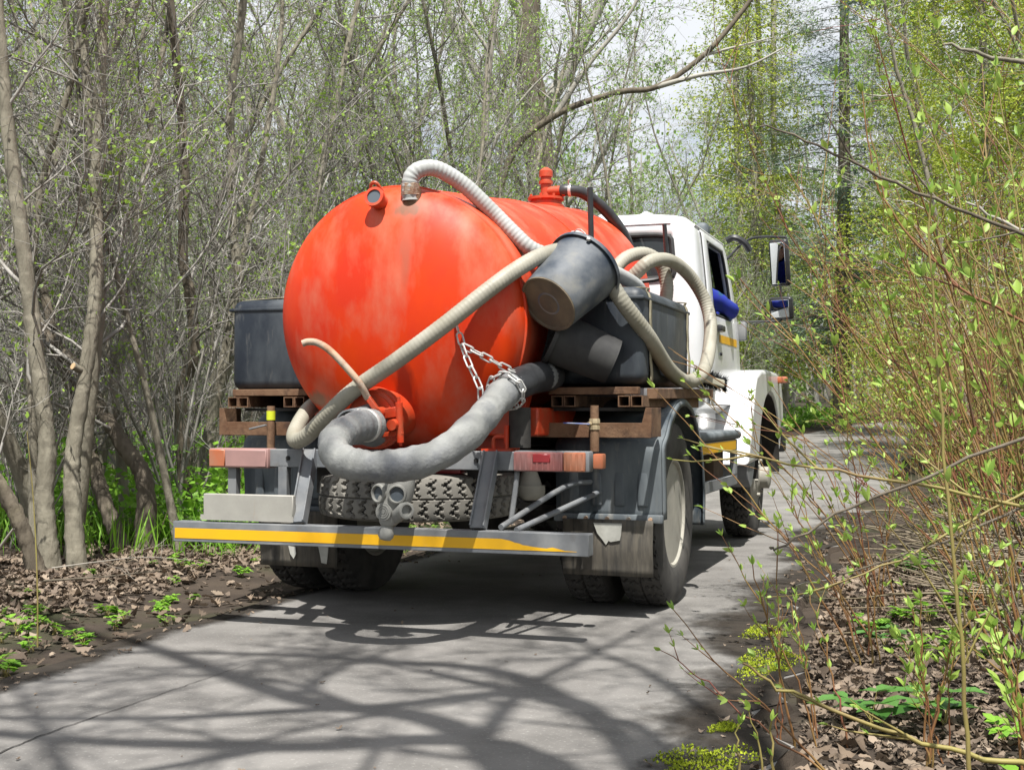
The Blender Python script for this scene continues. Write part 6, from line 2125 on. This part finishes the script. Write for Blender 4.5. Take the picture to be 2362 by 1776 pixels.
# lush ground cover in the wood
gc = Veg()
rng = random.Random(70)
for k in range(70000):
    y = 9.0 + 30 * rng.random() ** 2.0
    if rng.random() < 0.82:
        x = road_x(y) - 2.7 - rng.random() ** 1.3 * 11
    else:
        x = road_x(y) + 2.1 + rng.random() * 9
    if abs(x) > 0.44 * y + 0.5:
        continue
    far = y / 12
    s = rng.uniform(0.03, 0.085) * (0.7 + 0.4 * far)
    a = rng.uniform(0, 6.28)
    hh = abs(rng.gauss(0.12, 0.2))
    p = np.array([x, y, ground_z(x, y) + hh])
    gc.leaf(p, (math.cos(a), math.sin(a), rng.uniform(-0.2, 0.9)), s, rng, 0, 0.34)
tag(link('ground_cover', gc.mesh('ground_cover', ['herb_leaf'])), 'bright green herbs carpeting the wood floor behind the trunks', None, kind='stuff')
# grass blades by the left trunks
gr = Veg()
for k in range(5000):
    y = rng.uniform(8.2, 16)
    x = road_x(y) - 2.4 - rng.random() * 5
    if x < -0.44 * y - 0.4:
        continue
    gr.leaf((x, y, ground_z(x, y)), (rng.gauss(0, 0.4), rng.gauss(0, 0.4), 1), rng.uniform(0.12, 0.4), rng, 0, 0.02)
tag(link('grass', gr.mesh('grass', ['herb_leaf'])), 'thin green grass between the trunks at left', None, kind='stuff')

# moss on the broken right edge of the path
for i, (cx_, cy_, rx, ry, lab) in enumerate(((0.54, 3.62, 0.19, 0.26, 'bright moss patch at the bottom of the right path edge'), (1.0, 5.05, 0.16, 0.42, 'long bright moss patch on the right path edge below the wheel'), (1.12, 5.75, 0.14, 0.24, 'upper moss patch on the right path edge'), (0.66, 4.02, 0.06, 0.10, 'tiny moss tuft between the moss patches'))):
    rng = random.Random(600 + i)
    ms = Veg()
    for k in range(int(26000 * (rx * ry + 0.02))):
        a = rng.uniform(0, 6.28)
        rr = math.sqrt(rng.random()) * (0.75 + 0.25 * math.sin(3 * a + i) + 0.12 * math.sin(7 * a))
        if rng.random() < rr ** 3:
            continue
        x, y = cx_ + rx * rr * math.cos(a) + 0.3 * ry * rr * math.sin(a), cy_ + ry * rr * math.sin(a)
        ms.leaf((x, y, 0.0), (rng.gauss(0, 0.7), rng.gauss(0, 0.7), 0.9), rng.uniform(0.007, 0.016), rng, 0, 0.30)
    tag(link('moss', ms.mesh('moss', ['moss'])), lab, None, kind='stuff')

# loose sticks on the left verge
for i, (P, r, mt, lab) in enumerate((
        ([(-3.02, 7.3, 0.05), (-2.9, 7.2, 0.16), (-2.74, 7.1, 0.34)], 0.016, 'twig_pale', 'pale bare stick leaning at the far left'),
        ([(-2.6, 7.3, 0.10), (-2.35, 7.35, 0.13), (-2.1, 7.4, 0.15), (-1.85, 7.5, 0.12)], 0.004, 'twig_pale', 'thin forked dead twig lying before the left trunks'),
        ([(-2.5, 6.9, 0.08), (-2.2, 7.0, 0.09), (-1.95, 7.2, 0.10)], 0.007, 'bark_dark', 'dark stick lying on the dead leaves left of the path'),
        ([(-1.98, 5.4, 0.0), (-1.99, 5.42, 0.25), (-2.02, 5.45, 0.6), (-2.05, 5.45, 0.9)], 0.004, 'stem_green', 'lone dry upright stem on the left verge'))):
    b = Vector(P[0]); b.z = ground_z(b.x, b.y)
    vg = Veg(); Pd = dense(P, 5)
    vg.tube(Pd - np.array(b), np.linspace(r, r * 0.4, len(Pd)), 6)
    rng = random.Random(700 + i)
    if i in (1, 2):
        twigs(vg, rng, Pd - np.array(b), r, 0.3, 2, 4, 0, 0.02, rmin=0.0015)
    o = link('stick', vg.mesh('stick', [mt]))
    o.location = b
    tag(o, lab, 'stick')
